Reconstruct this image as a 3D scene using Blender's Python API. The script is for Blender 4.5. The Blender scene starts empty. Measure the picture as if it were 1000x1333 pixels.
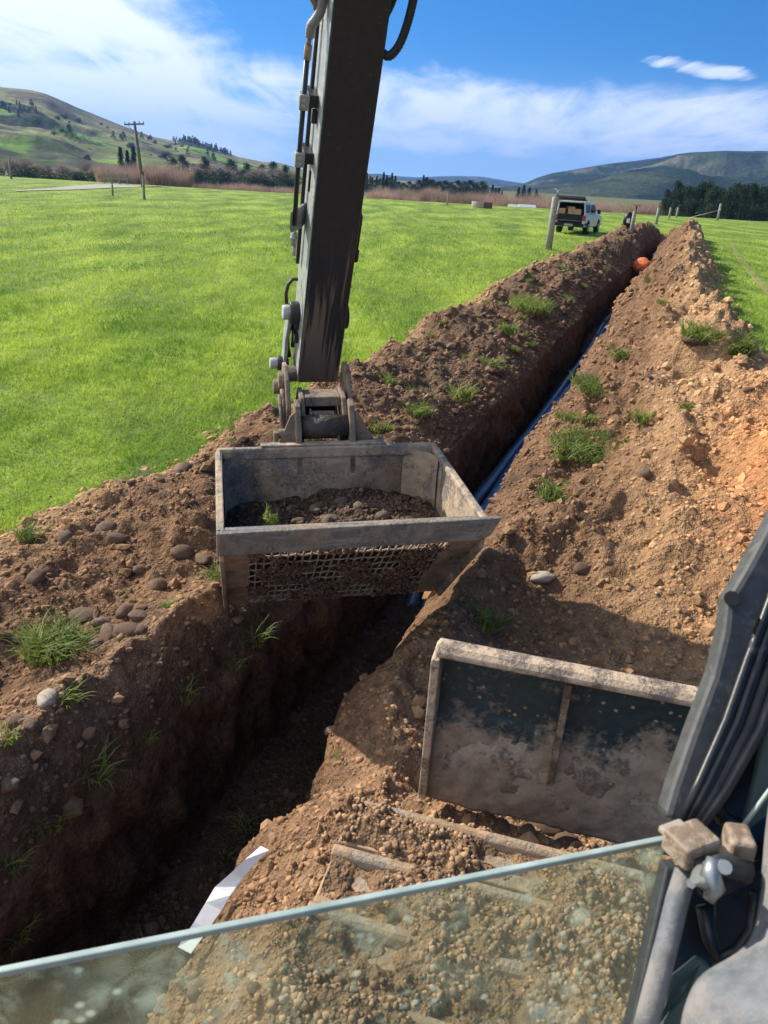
import bpy, math, random
import numpy as np
from mathutils import Vector, Matrix

random.seed(7); RNG = np.random.default_rng(11)
scene = bpy.context.scene
COL = scene.collection
R_ = math.radians

# ------------------------------------------------------------------ camera frame (photo pixels are 1000 x 1333, focal 1000 px)
CAMH = 2.4
_p, _r = R_(23.5), R_(3.4)
CF = np.array([0, math.cos(_p), -math.sin(_p)])
_R0 = np.array([1.0, 0, 0]); _U0 = np.array([0, math.sin(_p), math.cos(_p)])
CR = math.cos(_r)*_R0 + math.sin(_r)*_U0
CU = -math.sin(_r)*_R0 + math.cos(_r)*_U0
CC = np.array([0, 0, CAMH])

def ray(x, y): return CF + (x-500)/1000*CR + (666.5-y)/1000*CU
def W(x, y, d): return CC + d*ray(x, y)
def at(x, y, z=0.0):
    d = ray(x, y); return CC + d*(z-CAMH)/d[2]
def azel(x, y):
    d = ray(x, y); h = math.hypot(d[0], d[1]); return math.atan2(d[0], d[1]), d[2]/h

# ------------------------------------------------------------------ object helpers
def link(name, me, mat=None, parent=None, M=None):
    o = bpy.data.objects.new(name, me); COL.objects.link(o)
    if mat is not None and me is not None:
        for m in (mat if isinstance(mat, (list, tuple)) else [mat]): me.materials.append(m)
    if M is not None: o.matrix_world = M
    if parent is not None:
        o.parent = parent
        o.matrix_parent_inverse = parent_world(parent).inverted()
    return o
def parent_world(p):
    m = p.matrix_basis.copy()
    if p.parent is not None: m = parent_world(p.parent) @ p.matrix_parent_inverse @ m
    return m
def empty(name, loc=(0, 0, 0), rz=0.0):
    o = bpy.data.objects.new(name, None); COL.objects.link(o)
    o.matrix_basis = Matrix.Translation(Vector([float(c) for c in loc])) @ Matrix.Rotation(rz, 4, 'Z')
    o.empty_display_size = .1
    return o
def tag(o, label=None, cat=None, group=None, kind=None):
    if label: o['label'] = label
    if cat: o['category'] = cat
    if group: o['group'] = group
    if kind: o['kind'] = kind
    return o
def children_of(o): return [c for c in KIDS.get(o.name, [])]
KIDS = {}
def reg(o):
    if o.parent: KIDS.setdefault(o.parent.name, []).append(o)
    return o
def copy_tree(o, parent=None):
    c = o.copy(); COL.objects.link(c)
    if parent is not None: c.parent = parent
    for ch in children_of(o): copy_tree(ch, c)
    return c
def rotM(yaw, pitch, roll):
    return Matrix.Rotation(yaw, 4, 'Z') @ Matrix.Rotation(pitch, 4, 'X') @ Matrix.Rotation(roll, 4, 'Y')

class MB:
    """collects shapes, links them as one mesh"""
    def __init__(s): s.v = []; s.f = []; s.sm = []
    def add(s, vs, fs, smooth=False):
        n = len(s.v); s.v += [tuple(float(c) for c in v) for v in vs]
        s.f += [tuple(i+n for i in f) for f in fs]; s.sm += [smooth]*len(fs)
        return s
    def box(s, a, b, M=None):
        x0, y0, z0 = a; x1, y1, z1 = b
        vs = [Vector(p) for p in ((x0,y0,z0),(x1,y0,z0),(x1,y1,z0),(x0,y1,z0),(x0,y0,z1),(x1,y0,z1),(x1,y1,z1),(x0,y1,z1))]
        if M is not None: vs = [M @ v for v in vs]
        return s.add(vs, [(0,3,2,1),(4,5,6,7),(0,1,5,4),(1,2,6,5),(2,3,7,6),(3,0,4,7)])
    def prism(s, pts, vec):
        """polygon pts (3-D list) extruded by vec"""
        n = len(pts); P = [Vector(p) for p in pts]; V = Vector(vec)
        vs = P + [p+V for p in P]
        nrm = Vector((0, 0, 0))
        for i in range(n):
            a, b = P[i], P[(i+1) % n]; nrm += a.cross(b)
        fl = nrm.dot(V) > 0
        fs = []
        bot = tuple(range(n)); top = tuple(range(n, 2*n))
        fs.append(tuple(reversed(bot)) if fl else bot); fs.append(top if fl else tuple(reversed(top)))
        for i in range(n):
            j = (i+1) % n
            q = (i, j, j+n, i+n)
            fs.append(q if fl else tuple(reversed(q)))
        return s.add(vs, fs)
    def tube(s, path, r, n=8, cap=True, ribs=None):
        P = [Vector([float(c) for c in p]) for p in path]; m = len(P)
        rs = r if isinstance(r, (list, tuple)) else [r]*m
        up = None; vs = []
        for i in range(m):
            t = (P[min(i+1, m-1)] - P[max(i-1, 0)]).normalized()
            if up is None:
                up = Vector((0, 0, 1)) if abs(t.z) < .9 else Vector((1, 0, 0))
            a = t.cross(up).normalized(); b = t.cross(a).normalized(); up = -b if False else up - t*up.dot(t)
            if up.length < 1e-4: up = a.copy()
            up.normalize(); a = t.cross(up).normalized()
            for k in range(n):
                w = 2*math.pi*k/n
                vs.append(P[i] + (a*math.cos(w) + up*math.sin(w))*rs[i])
        fs = []
        for i in range(m-1):
            for k in range(n):
                k2 = (k+1) % n
                fs.append((i*n+k, i*n+k2, (i+1)*n+k2, (i+1)*n+k))
        s.add(vs, fs, True)
        if cap:
            q = len(s.v) - m*n
            s.f.append(tuple(q+k for k in reversed(range(n)))); s.sm.append(False)
            s.f.append(tuple(q+(m-1)*n+k for k in range(n))); s.sm.append(False)
        return s
    def cyl(s, a, b, r, n=16, r2=None): return s.tube([a, b], [r, r if r2 is None else r2], n)
    def build(s, name, mat, parent=None, M=None, bevel=0, seg=2):
        me = bpy.data.meshes.new(name)
        me.from_pydata(s.v, [], s.f); me.update()
        me.polygons.foreach_set('use_smooth', s.sm)
        o = link(name, me, mat, parent, M)
        if bevel:
            b = o.modifiers.new('bev', 'BEVEL'); b.width = bevel; b.segments = seg; b.limit_method = 'ANGLE'; b.angle_limit = R_(40)
            b.harden_normals = False
        reg(o)
        return o

def np_mesh(name, V, Fq, mat, smooth=True, parent=None, attr=None):
    """V (n,3), Fq (m,k) faces all of the same size"""
    me = bpy.data.meshes.new(name)
    V = np.ascontiguousarray(V, dtype=np.float32); Fq = np.ascontiguousarray(Fq, dtype=np.int32)
    n, m, k = len(V), len(Fq), Fq.shape[1]
    me.vertices.add(n); me.vertices.foreach_set('co', V.ravel())
    me.loops.add(m*k); me.loops.foreach_set('vertex_index', Fq.ravel())
    me.polygons.add(m); me.polygons.foreach_set('loop_start', np.arange(0, m*k, k, dtype=np.int32))
    me.update(calc_edges=True)
    me.polygons.foreach_set('use_smooth', np.full(m, smooth))
    if attr:
        for an, A in attr.items():
            if A.ndim == 2:
                at_ = me.attributes.new(an, 'FLOAT_COLOR', 'POINT')
                C4 = np.ones((n, 4), dtype=np.float32); C4[:, :3] = A
                at_.data.foreach_set('color', C4.ravel())
            else:
                at_ = me.attributes.new(an, 'FLOAT', 'POINT'); at_.data.foreach_set('value', A.astype(np.float32))
    o = link(name, me, mat, parent); reg(o)
    return o

# ------------------------------------------------------------------ noise
def _hash(ix, iy, seed):
    h = (ix*374761393 + iy*668265263 + seed*1442695041) & 0xFFFFFFFF
    h = ((h ^ (h >> 13))*1274126177) & 0xFFFFFFFF
    return (h ^ (h >> 16)) & 0xFFFFFFFF
def gnoise(x, y, seed=0):
    x = np.asarray(x, float); y = np.asarray(y, float)
    ix = np.floor(x).astype(np.int64); iy = np.floor(y).astype(np.int64); fx = x-ix; fy = y-iy
    def g(dx, dy):
        a = _hash(ix+dx, iy+dy, seed)/4294967296.0*2*math.pi
        return np.cos(a)*(fx-dx) + np.sin(a)*(fy-dy)
    sx = fx*fx*fx*(fx*(fx*6-15)+10); sy = fy*fy*fy*(fy*(fy*6-15)+10)
    n0 = g(0, 0)*(1-sx) + g(1, 0)*sx; n1 = g(0, 1)*(1-sx) + g(1, 1)*sx
    return (n0*(1-sy) + n1*sy)*1.5
def fbm(x, y, sc, seed=0, o=4, ridged=False):
    t = 0; a = 1; tot = 0; f = 1/sc
    for i in range(o):
        n = gnoise(np.asarray(x)*f, np.asarray(y)*f, seed+i*17)
        if ridged: n = 1-2*np.abs(n)
        t = t + n*a; tot += a; a *= .5; f *= 2.03
    return t/tot
def sstep(a, b, x):
    t = np.clip((x-a)/(b-a), 0, 1); return t*t*(3-2*t)

# ------------------------------------------------------------------ material helpers
class NT:
    def __init__(s, name, disp=None):
        s.m = bpy.data.materials.new(name); s.m.use_nodes = True
        s.t = s.m.node_tree; s.n = s.t.nodes; s.l = s.t.links
        s.b = s.n['Principled BSDF']; s.out = s.n['Material Output']
    def node(s, typ, **kw):
        n = s.n.new(typ)
        for k, v in kw.items():
            if k.startswith('i_'): n.inputs[k[2:].replace('_', ' ')].default_value = v
            else: setattr(n, k, v)
        return n
    def L(s, a, b): s.l.new(a, b)
    def pos(s): return s.node('ShaderNodeNewGeometry').outputs['Position']
    def obj(s): return s.node('ShaderNodeTexCoord').outputs['Object']
    def mapping(s, vec, scale=(1, 1, 1), rot=(0, 0, 0)):
        m = s.node('ShaderNodeMapping'); m.inputs['Scale'].default_value = scale; m.inputs['Rotation'].default_value = rot
        s.L(vec, m.inputs['Vector']); return m.outputs[0]
    def noise(s, vec, scale, detail=6, rough=.55, dist=0.0, out='Fac'):
        n = s.node('ShaderNodeTexNoise'); n.inputs['Scale'].default_value = scale; n.inputs['Detail'].default_value = detail
        n.inputs['Roughness'].default_value = rough; n.inputs['Distortion'].default_value = dist
        s.L(vec, n.inputs['Vector']); return n.outputs[out]
    def vor(s, vec, scale, feature='F1', out='Distance', rand=1.0):
        n = s.node('ShaderNodeTexVoronoi'); n.feature = feature; n.inputs['Scale'].default_value = scale
        n.inputs['Randomness'].default_value = rand
        s.L(vec, n.inputs['Vector']); return n.outputs[out]
    def ramp(s, fac, stops, interp='LINEAR'):
        n = s.node('ShaderNodeValToRGB'); e = n.color_ramp.elements; n.color_ramp.interpolation = interp
        while len(e) < len(stops): e.new(.5)
        for i, (p, c) in enumerate(stops):
            e[i].position = p; c = (c, c, c) if isinstance(c, (int, float)) else c; e[i].color = (*c[:3], 1)
        s.L(fac, n.inputs[0]); return n.outputs[0]
    def mix(s, fac, a, b, mode='MIX'):
        n = s.node('ShaderNodeMix'); n.data_type = 'RGBA'; n.blend_type = mode; n.clamp_factor = True
        for sock, v in ((n.inputs[0], fac), (n.inputs[6], a), (n.inputs[7], b)):
            if isinstance(v, (int, float)): sock.default_value = v
            elif isinstance(v, tuple): sock.default_value = (*v[:3], 1)
            else: s.L(v, sock)
        return n.outputs[2]
    def math(s, op, a, b=0.0, clamp=False):
        n = s.node('ShaderNodeMath'); n.operation = op; n.use_clamp = clamp
        for sock, v in ((n.inputs[0], a), (n.inputs[1], b)):
            if isinstance(v, (int, float)): sock.default_value = v
            else: s.L(v, sock)
        return n.outputs[0]
    def sep(s, vec):
        n = s.node('ShaderNodeSeparateXYZ'); s.L(vec, n.inputs[0]); return n.outputs
    def bump(s, h, strength=.5, dist=.01, normal=None):
        n = s.node('ShaderNodeBump'); n.inputs['Strength'].default_value = strength; n.inputs['Distance'].default_value = dist
        s.L(h, n.inputs['Height'])
        if normal is not None: s.L(normal, n.inputs['Normal'])
        return n.outputs[0]
    def attr(s, name, out='Color'):
        n = s.node('ShaderNodeAttribute'); n.attribute_name = name; return n.outputs[out]
    def fin(s, col=None, rough=.9, metal=0.0, normal=None, spec=.3):
        if col is not None:
            if isinstance(col, tuple): s.b.inputs['Base Color'].default_value = (*col[:3], 1)
            else: s.L(col, s.b.inputs['Base Color'])
        if isinstance(rough, (int, float)): s.b.inputs['Roughness'].default_value = rough
        else: s.L(rough, s.b.inputs['Roughness'])
        if isinstance(metal, (int, float)): s.b.inputs['Metallic'].default_value = metal
        else: s.L(metal, s.b.inputs['Metallic'])
        s.b.inputs['Specular IOR Level'].default_value = spec
        if normal is not None: s.L(normal, s.b.inputs['Normal'])
        return s.m

def simple(name, c, rough=.6, metal=0.0, var=.25, scale=12, bump=.15, spec=.3):
    t = NT(name); v = t.obj(); n = t.noise(v, scale, 6, .6)
    lo = tuple(x*(1-var) for x in c); hi = tuple(min(1, x*(1+var)) for x in c)
    col = t.ramp(n, [(.3, lo), (.7, hi)])
    return t.fin(col, rough, metal, t.bump(t.noise(v, scale*6, 4, .6), bump, .004), spec)

# --- soil: colour from a vertex tint, broken up by noise at several scales
def soil_mat(name, fine=True, tint=True, base=(.2, .11, .06)):
    t = NT(name); p = t.pos()
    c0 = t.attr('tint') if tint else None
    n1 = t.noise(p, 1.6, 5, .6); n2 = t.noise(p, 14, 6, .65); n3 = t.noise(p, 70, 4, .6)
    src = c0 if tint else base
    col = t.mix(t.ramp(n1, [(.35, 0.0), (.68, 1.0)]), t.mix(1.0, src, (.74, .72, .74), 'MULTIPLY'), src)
    col = t.mix(1.0, col, t.ramp(n2, [(.28, .36), (.5, .95), (.72, 1.35)]), 'MULTIPLY')  # crevice shade put into the colour, darkest where the bump is low
    col = t.mix(t.ramp(n3, [(.58, 0.0), (.75, .4)]), col, (.36, .27, .18))
    vz = t.vor(p, 34, 'F1', 'Distance')
    vz2 = t.vor(p, 95, 'F1', 'Distance')
    h = t.math('ADD', t.math('MULTIPLY', n2, 1.3), t.math('MULTIPLY', t.math('SUBTRACT', 1.0, vz), .5))
    h = t.math('ADD', h, t.math('MULTIPLY', n3, .35))
    h = t.math('ADD', h, t.math('MULTIPLY', t.math('SUBTRACT', 1.0, vz2), .25))
    return t.fin(col, .95, 0, t.bump(h, 1.0, .042), .15)
M_soil = soil_mat('soil')
def clod_mat(name, c, var=.35):
    t = NT(name); p = t.pos(); n = t.noise(p, 9, 5, .6); n2 = t.noise(p, 60, 4, .6)
    col = t.ramp(n, [(.3, tuple(x*(1-var) for x in c)), (.7, tuple(x*(1+var) for x in c))])
    col = t.mix(1.0, t.attr('tint'), t.ramp(n, [(.3, .72), (.7, 1.25)]), 'MULTIPLY')
    return t.fin(col, .95, 0, t.bump(n2, .7, .01), .15)
M_clod = clod_mat('clods', (.22, .12, .07))
def stone_mat():
    t = NT('stone'); p = t.obj(); n = t.noise(p, 3, 6, .6); n2 = t.noise(p, 22, 5, .65)
    oi = t.node('ShaderNodeObjectInfo').outputs['Random']
    base = t.ramp(oi, [(0, (.13, .095, .07)), (.5, (.20, .15, .11)), (1, (.28, .22, .165))])
    dirt = t.ramp(n, [(.38, 0.0), (.54, 1.0)])
    col = t.mix(dirt, base, (.17, .10, .062)); col = t.mix(1.0, col, t.ramp(n2, [(.25, .65), (.75, 1.25)]), 'MULTIPLY')
    return t.fin(col, .85, 0, t.bump(n2, .6, .02), .25)
M_stone = stone_mat()
M_pale_stone = simple('pale_stone', (.36, .30, .235), .8, 0, .3, 5, .3)

def grass_ground_mat():
    t = NT('field_grass'); p = t.pos()
    n1 = t.noise(t.mapping(p, (1, .3, 1), (0, 0, 1.25)), .5, 7, .65); n2 = t.noise(p, 3, 6, .65); n3 = t.noise(p, 26, 4, .6)
    col = t.ramp(n1, [(.38, (.09, .15, .018)), (.5, (.18, .26, .028)), (.63, (.30, .385, .05))])
    col = t.mix(1.0, col, t.ramp(n2, [(.25, .62), (.5, 1.0), (.78, 1.35)]), 'MULTIPLY')
    col = t.mix(1.0, col, t.ramp(n3, [(.25, .6), (.75, 1.35)]), 'MULTIPLY')
    track = t.ramp(t.noise(t.mapping(p, (1, .12, 1), (0, 0, -1.25)), 1.4, 4, .5), [(.60, 0.0), (.72, .45)])
    col = t.mix(track, col, (.13, .15, .045))
    return t.fin(col, .85, 0, t.bump(t.math('ADD', n3, t.math('MULTIPLY', n2, 2)), .8, .05), .2)
M_field = grass_ground_mat()
def blade_mat(name, lo, hi, dry, dryamt=.66, scale=.5):
    t = NT(name); p = t.pos()
    n1 = t.noise(t.mapping(p, (1, .3, 1), (0, 0, 1.25)), scale, 7, .65); n2 = t.noise(p, 5, 4, .6); n3 = t.noise(p, 55, 2, .5)
    col = t.ramp(n1, [(.38, lo), (.62, hi)])
    col = t.mix(1.0, col, t.ramp(n2, [(.25, .55), (.75, 1.4)]), 'MULTIPLY')
    col = t.mix(t.ramp(n3, [(dryamt, 0.0), (dryamt+.12, .75)]), col, dry)
    t.fin(col, .55, 0, None, .3)
    tr = t.node('ShaderNodeBsdfTranslucent'); t.L(col, tr.inputs[0])
    mx = t.node('ShaderNodeMixShader'); mx.inputs[0].default_value = .5
    t.L(t.b.outputs[0], mx.inputs[1]); t.L(tr.outputs[0], mx.inputs[2]); t.L(mx.outputs[0], t.out.inputs[0])
    return t.m
M_blade = blade_mat('grass_blades', (.12, .25, .018), (.46, .58, .075), (.55, .5, .2), .60, .6)
M_tuft = blade_mat('tuft_blades', (.13, .19, .035), (.25, .32, .06), (.36, .34, .16), .56, 4)

# --- painted steel with scratches and mud
def steel_mat(name, paint, mud, amount=.5, scale=5, rough=.55, metal=0.0, streak=None, spec=.4, zfade=None, dots=0.0, bd=.006):
    t = NT(name); v = t.obj()
    n = t.noise(v, scale, 8, .65); n2 = t.noise(v, scale*9, 5, .65)
    f = t.math('ADD', n, t.math('MULTIPLY', t.math('SUBTRACT', n2, .5), .35))
    if zfade:   # (z_low, z_high): mud thickens downwards on the part itself
        z = t.sep(v)[2]
        g = t.node('ShaderNodeMapRange'); g.inputs['From Min'].default_value = zfade[0]; g.inputs['From Max'].default_value = zfade[1]
        g.inputs['To Min'].default_value = .3; g.inputs['To Max'].default_value = -.22
        t.L(z, g.inputs['Value']); f = t.math('ADD', f, g.outputs[0])
    f = t.ramp(f, [(1-amount-.06, 0.0), (1-amount+.06, 1.0)])
    pc = t.ramp(n2, [(.3, tuple(x*.7 for x in paint)), (.7, tuple(min(1, x*1.3) for x in paint))])
    if streak:
        sv = t.mapping(v, streak[0]); s1 = t.noise(sv, 1.0, 5, .6)
        z = t.sep(v)[2]
        g = t.node('ShaderNodeMapRange'); g.inputs['From Min'].default_value = streak[2]; g.inputs['From Max'].default_value = streak[3]
        g.inputs['To Min'].default_value = .19; g.inputs['To Max'].default_value = -.12; t.L(z, g.inputs['Value'])
        s1 = t.math('ADD', s1, g.outputs[0])
        pc = t.mix(t.ramp(s1, [(.56, 0.0), (.63, .8)]), pc, streak[1])
    if dots:
        dd = t.vor(v, 26, 'F1', 'Distance'); nn = t.noise(v, 6, 2, .5)
        dm = t.math('MULTIPLY', t.ramp(dd, [(.10, 1.0), (.2, 0.0)]), t.ramp(nn, [(.45, 0.0), (.6, dots)]))
        pc = t.mix(dm, pc, (.38, .28, .19))
    mc = t.mix(1.0, mud, t.ramp(t.noise(v, scale*3, 6, .7), [(.25, .55), (.75, 1.35)]), 'MULTIPLY')
    col = t.mix(f, pc, mc)
    rg = t.mix(f, (rough,)*3, (.95,)*3)
    h = t.math('ADD', t.math('MULTIPLY', f, t.math('ADD', .4, n2)), t.math('MULTIPLY', n2, .25))
    return t.fin(col, rg, metal, t.bump(h, .7, bd), spec)
MUD = (.25, .165, .105)
M_arm = steel_mat('arm_paint', (.014, .021, .032), (.15, .12, .09), .22, 3, .38, 0, ((30, 30, 1.3), (.19, .155, .12), 0.1, 1.25), .55, (-.05, .42), .12)
M_armside = steel_mat('arm_side_painted_sun', (.32, .34, .33), (.3, .25, .2), .36, 3, .38, 0, None, .5)  # pale version of the arm colour, sun glint painted in
M_dark = steel_mat('dark_fitting', (.03, .034, .035), (.13, .10, .075), .34, 9, .45, bd=.0012)
M_hitch = steel_mat('hitch_steel', (.10, .085, .07), (.24, .18, .13), .58, 7, .6)
M_drum = steel_mat('drum_steel', (.055, .047, .04), (.12, .085, .06), .45, 6, .55)
M_pin = simple('pin_grey', (.42, .43, .42), .5, 0, .2, 14, .2)
M_link = simple('link_grey', (.30, .33, .32), .5, 0, .25, 10, .2)
M_bucket = steel_mat('bucket_steel', (.19, .17, .145), (.42, .32, .22), .54, 5, .6, 0, None, .35, None, .3)
M_lip = steel_mat('bucket_lip', (.15, .14, .125), (.26, .20, .145), .50, 4, .55, 0, ((3, 30, 30), (.3, .25, .19), -.3, .3), .4)
M_mesh = simple('mesh_rods', (.37, .29, .215), .75, 0, .3, 20, .3)
M_blade_p = steel_mat('blade_paint', (.018, .036, .042), (.27, .21, .155), .50, 4.5, .5, 0, None, .4, (.02, .62), .95)
M_blade_rail = steel_mat('blade_rail', (.17, .125, .10), (.48, .36, .25), .55, 9, .6)
M_rust = simple('rust', (.14, .075, .045), .8, 0, .4, 14, .3)
M_ribm = steel_mat('rib_steel', (.10, .065, .04), (.27, .20, .14), .5, 12, .7)
M_track = steel_mat('track_steel', (.30, .27, .22), (.36, .24, .14), .56, 5, .6, .0, None, .4)
M_mudcake = clod = steel_mat('mud_cake', (.28, .19, .115), (.22, .14, .085), .5, 12, .95, 0, None, .1)
M_wetmud = steel_mat('wet_mud', (.33, .27, .21), (.16, .12, .09), .48, 7, .55, 0, None, .5)
M_hose = simple('hose', (.035, .035, .036), .5, 0, .3, 40, .2)
M_hose_g = simple('hose_grey', (.24, .24, .23), .55, 0, .25, 40, .2)
M_pipe_b = steel_mat('hydraulic_pipe', (.025, .03, .032), (.13, .11, .09), .28, 8, .35, bd=.0012)
M_rubber = steel_mat('pillar_rubber', (.014, .016, .019), (.08, .078, .075), .38, 9, .35, 0, None, .35, bd=.0012)
M_pillar = steel_mat('pillar_grey', (.055, .056, .056), (.17, .16, .145), .38, 8, .6, 0, None, .4, bd=.0012)
M_plastic = steel_mat('console_plastic', (.13, .14, .15), (.22, .205, .19), .47, 5, .6, 0, None, .35, bd=.0012)
M_tan = steel_mat('latch_block', (.22, .16, .11), (.34, .27, .20), .5, 12, .55, bd=.0012)
M_chrome = simple('latch_metal', (.30, .31, .31), .42, .8, .15, 14, .1)
M_trim = simple('green_trim', (.05, .075, .072), .5, 0, .25, 10, .1)
M_black = simple('black', (.012, .013, .015), .6, 0, .3, 10, .1)

def glass_mat():
    t = NT('dirty_glass'); v = t.obj()
    tp = t.node('ShaderNodeBsdfTransparent'); tp.inputs[0].default_value = (.925, .985, .955, 1)
    gl = t.node('ShaderNodeBsdfGlossy'); gl.inputs['Roughness'].default_value = .06; gl.inputs[0].default_value = (.85, .95, .9, 1)
    df = t.node('ShaderNodeBsdfDiffuse'); tl = t.node('ShaderNodeBsdfTranslucent')
    n = t.noise(v, 5, 5, .6)
    dc = t.ramp(t.noise(v, 9, 3, .5), [(.4, (.38, .48, .44)), (.6, (.60, .63, .50))])
    t.L(dc, df.inputs[0]); t.L(dc, tl.inputs[0])
    fr = t.node('ShaderNodeFresnel'); fr.inputs[0].default_value = 1.45
    m1 = t.node('ShaderNodeMixShader'); t.L(t.math('MULTIPLY', fr.outputs[0], .3), m1.inputs[0]); t.L(tp.outputs[0], m1.inputs[1]); t.L(gl.outputs[0], m1.inputs[2])
    m2 = t.node('ShaderNodeMixShader'); m2.inputs[0].default_value = .6; t.L(df.outputs[0], m2.inputs[1]); t.L(tl.outputs[0], m2.inputs[2])
    film = t.ramp(n, [(.35, .006), (.7, .045)])
    d1 = t.vor(v, 42, 'F1', 'Distance'); spots = t.math('MULTIPLY', t.ramp(d1, [(.10, 1.0), (.26, 0.0)]), t.ramp(t.noise(v, 8, 2, .5), [(.48, 0.0), (.56, .6)]))
    d2 = t.vor(v, 17, 'F1', 'Distance'); big = t.math('MULTIPLY', t.ramp(d2, [(.10, .6), (.30, 0.0)]), t.ramp(t.noise(v, 5, 2, .5), [(.46, 0.0), (.58, .6)]))
    sm = t.math('MULTIPLY', t.ramp(t.noise(v, 14, 6, .7, 1.5), [(.54, 0.0), (.72, .30)]), 1.0)
    f = t.math('ADD', t.math('ADD', film, spots), t.math('ADD', big, sm), True)
    m3 = t.node('ShaderNodeMixShader'); t.L(f, m3.inputs[0]); t.L(m1.outputs[0], m3.inputs[1]); t.L(m2.outputs[0], m3.inputs[2])
    t.L(m3.outputs[0], t.out.inputs[0]); return t.m
M_glass = glass_mat()
def glass_edge():
    t = NT('glass_edge'); v = t.obj()
    return t.fin(t.ramp(t.noise(v, 14, 5, .6), [(.3, (.20, .27, .245)), (.7, (.42, .48, .44))]), .35, 0, None, .5)
M_gedge = glass_edge()

# ------------------------------------------------------------------ trench frame: u across (0 under the camera), v along
PH = R_(19.3); cP, sP = math.cos(PH), math.sin(PH)
def uv2xy(u, v): return u*cP + v*sP, -u*sP + v*cP
def xy2uv(x, y): return x*cP - y*sP, x*sP + y*cP

RL, RR = -1.80, -1.12      # trench rims
FLZ = -.76
# cross-section knots per station: (v, [(u, z) ...]) - u must increase
STN = [
 (-3, [(-3.8,0),(-3.3,.18),(-3.0,.22),(-2.55,.08),(-2.3,.22),(-2.08,.30),(-1.92,.10),(-1.84,-.10),(-1.78,FLZ),(-1.14,FLZ),(-1.07,-.06),(-.9,.10),(-.6,.30),(-.2,.32),(.6,.25),(1.4,.2),(2.6,.1),(4.5,0)]),
 (1.0, [(-3.8,0),(-3.3,.19),(-3.0,.24),(-2.55,.08),(-2.3,.22),(-2.08,.31),(-1.93,.10),(-1.85,-.12),(-1.79,FLZ),(-1.14,FLZ),(-1.08,-.06),(-.98,.14),(-.7,.30),(-.2,.34),(.6,.25),(1.4,.2),(2.6,.1),(4.5,0)]),
 (2.2, [(-3.8,0),(-3.35,.19),(-3.0,.20),(-2.6,.08),(-2.35,.20),(-2.10,.31),(-1.94,.10),(-1.86,-.12),(-1.80,FLZ),(-1.14,FLZ),(-1.08,-.08),(-.97,.08),(-.74,.24),(-.45,.20),(.3,.16),(1.2,.25),(2.6,.2),(4.5,0)]),
 (3.0, [(-3.95,0),(-3.45,.24),(-3.1,.26),(-2.6,.12),(-2.35,.16),(-2.12,.25),(-1.95,.06),(-1.86,-.12),(-1.80,FLZ),(-1.16,FLZ),(-1.10,-.05),(-1.0,.08),(-.80,.34),(-.52,.10),(0.2,.12),(1.1,.40),(2.4,.5),(4.5,0)]),
 (3.7, [(-4.05,0),(-3.5,.27),(-3.15,.29),(-2.7,.26),(-2.4,.18),(-2.15,.14),(-1.97,.0),(-1.84,-.12),(-1.77,FLZ),(-1.18,FLZ),(-1.12,-.05),(-1.02,.06),(-.84,.28),(-.58,.08),(.1,.22),(1.0,.48),(1.9,.62),(4.0,0)]),
 (5.0, [(-3.9,0),(-3.4,.22),(-3.1,.29),(-2.7,.30),(-2.4,.20),(-2.15,.12),(-1.95,.04),(-1.78,-.08),(-1.70,FLZ),(-1.18,FLZ),(-1.12,-.02),(-.95,.10),(-.6,.32),(-.3,.42),(.1,.40),(.7,.60),(1.3,.78),(3.2,0)]),
 (7.0, [(-3.75,0),(-3.35,.24),(-3.0,.34),(-2.7,.28),(-2.4,.20),(-2.1,.14),(-1.9,.06),(-1.76,-.05),(-1.68,FLZ),(-1.18,FLZ),(-1.12,0),(-.95,.10),(-.6,.30),(-.2,.44),(.2,.62),(.7,.86),(1.1,.84),(2.6,0)]),
 (9.5, [(-3.8,0),(-3.4,.28),(-3.0,.36),(-2.6,.26),(-2.3,.22),(-2.05,.18),(-1.85,.1),(-1.74,0),(-1.66,FLZ),(-1.19,FLZ),(-1.13,0),(-.95,.12),(-.6,.34),(-.2,.52),(.2,.72),(.62,.90),(1.0,.70),(2.0,0)]),
 (14,  [(-4.1,0),(-3.6,.30),(-3.1,.42),(-2.7,.46),(-2.3,.40),(-2.1,.28),(-1.9,.15),(-1.74,.05),(-1.66,FLZ),(-1.2,FLZ),(-1.14,.05),(-.95,.18),(-.6,.40),(-.2,.60),(.1,.76),(.48,.92),(.8,.70),(1.6,0)]),
 (22,  [(-4.2,0),(-3.7,.30),(-3.2,.50),(-2.7,.56),(-2.3,.46),(-2.1,.34),(-1.9,.2),(-1.75,.05),(-1.66,FLZ),(-1.2,FLZ),(-1.14,.05),(-.95,.2),(-.6,.42),(-.2,.66),(.1,.80),(.42,.90),(.8,.55),(1.45,0)]),
 (40,  [(-4.1,0),(-3.6,.30),(-3.1,.52),(-2.7,.62),(-2.3,.50),(-2.1,.36),(-1.9,.2),(-1.75,.05),(-1.66,FLZ),(-1.2,FLZ),(-1.14,.05),(-.95,.2),(-.6,.46),(-.3,.66),(0,.82),(.3,.92),(.7,.6),(1.3,0)]),
 (52,  [(-3.6,0),(-3.2,.28),(-2.9,.46),(-2.6,.55),(-2.3,.48),(-2.1,.36),(-1.9,.2),(-1.75,.05),(-1.66,FLZ),(-1.2,FLZ),(-1.14,.05),(-.95,.2),(-.6,.46),(-.3,.60),(0,.78),(.3,.86),(.6,.6),(1.1,0)]),
]
_SV = np.array([s[0] for s in STN], float)
_SU = np.array([[k[0] for k in s[1]] for s in STN]); _SZ = np.array([[k[1] for k in s[1]] for s in STN])

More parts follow.
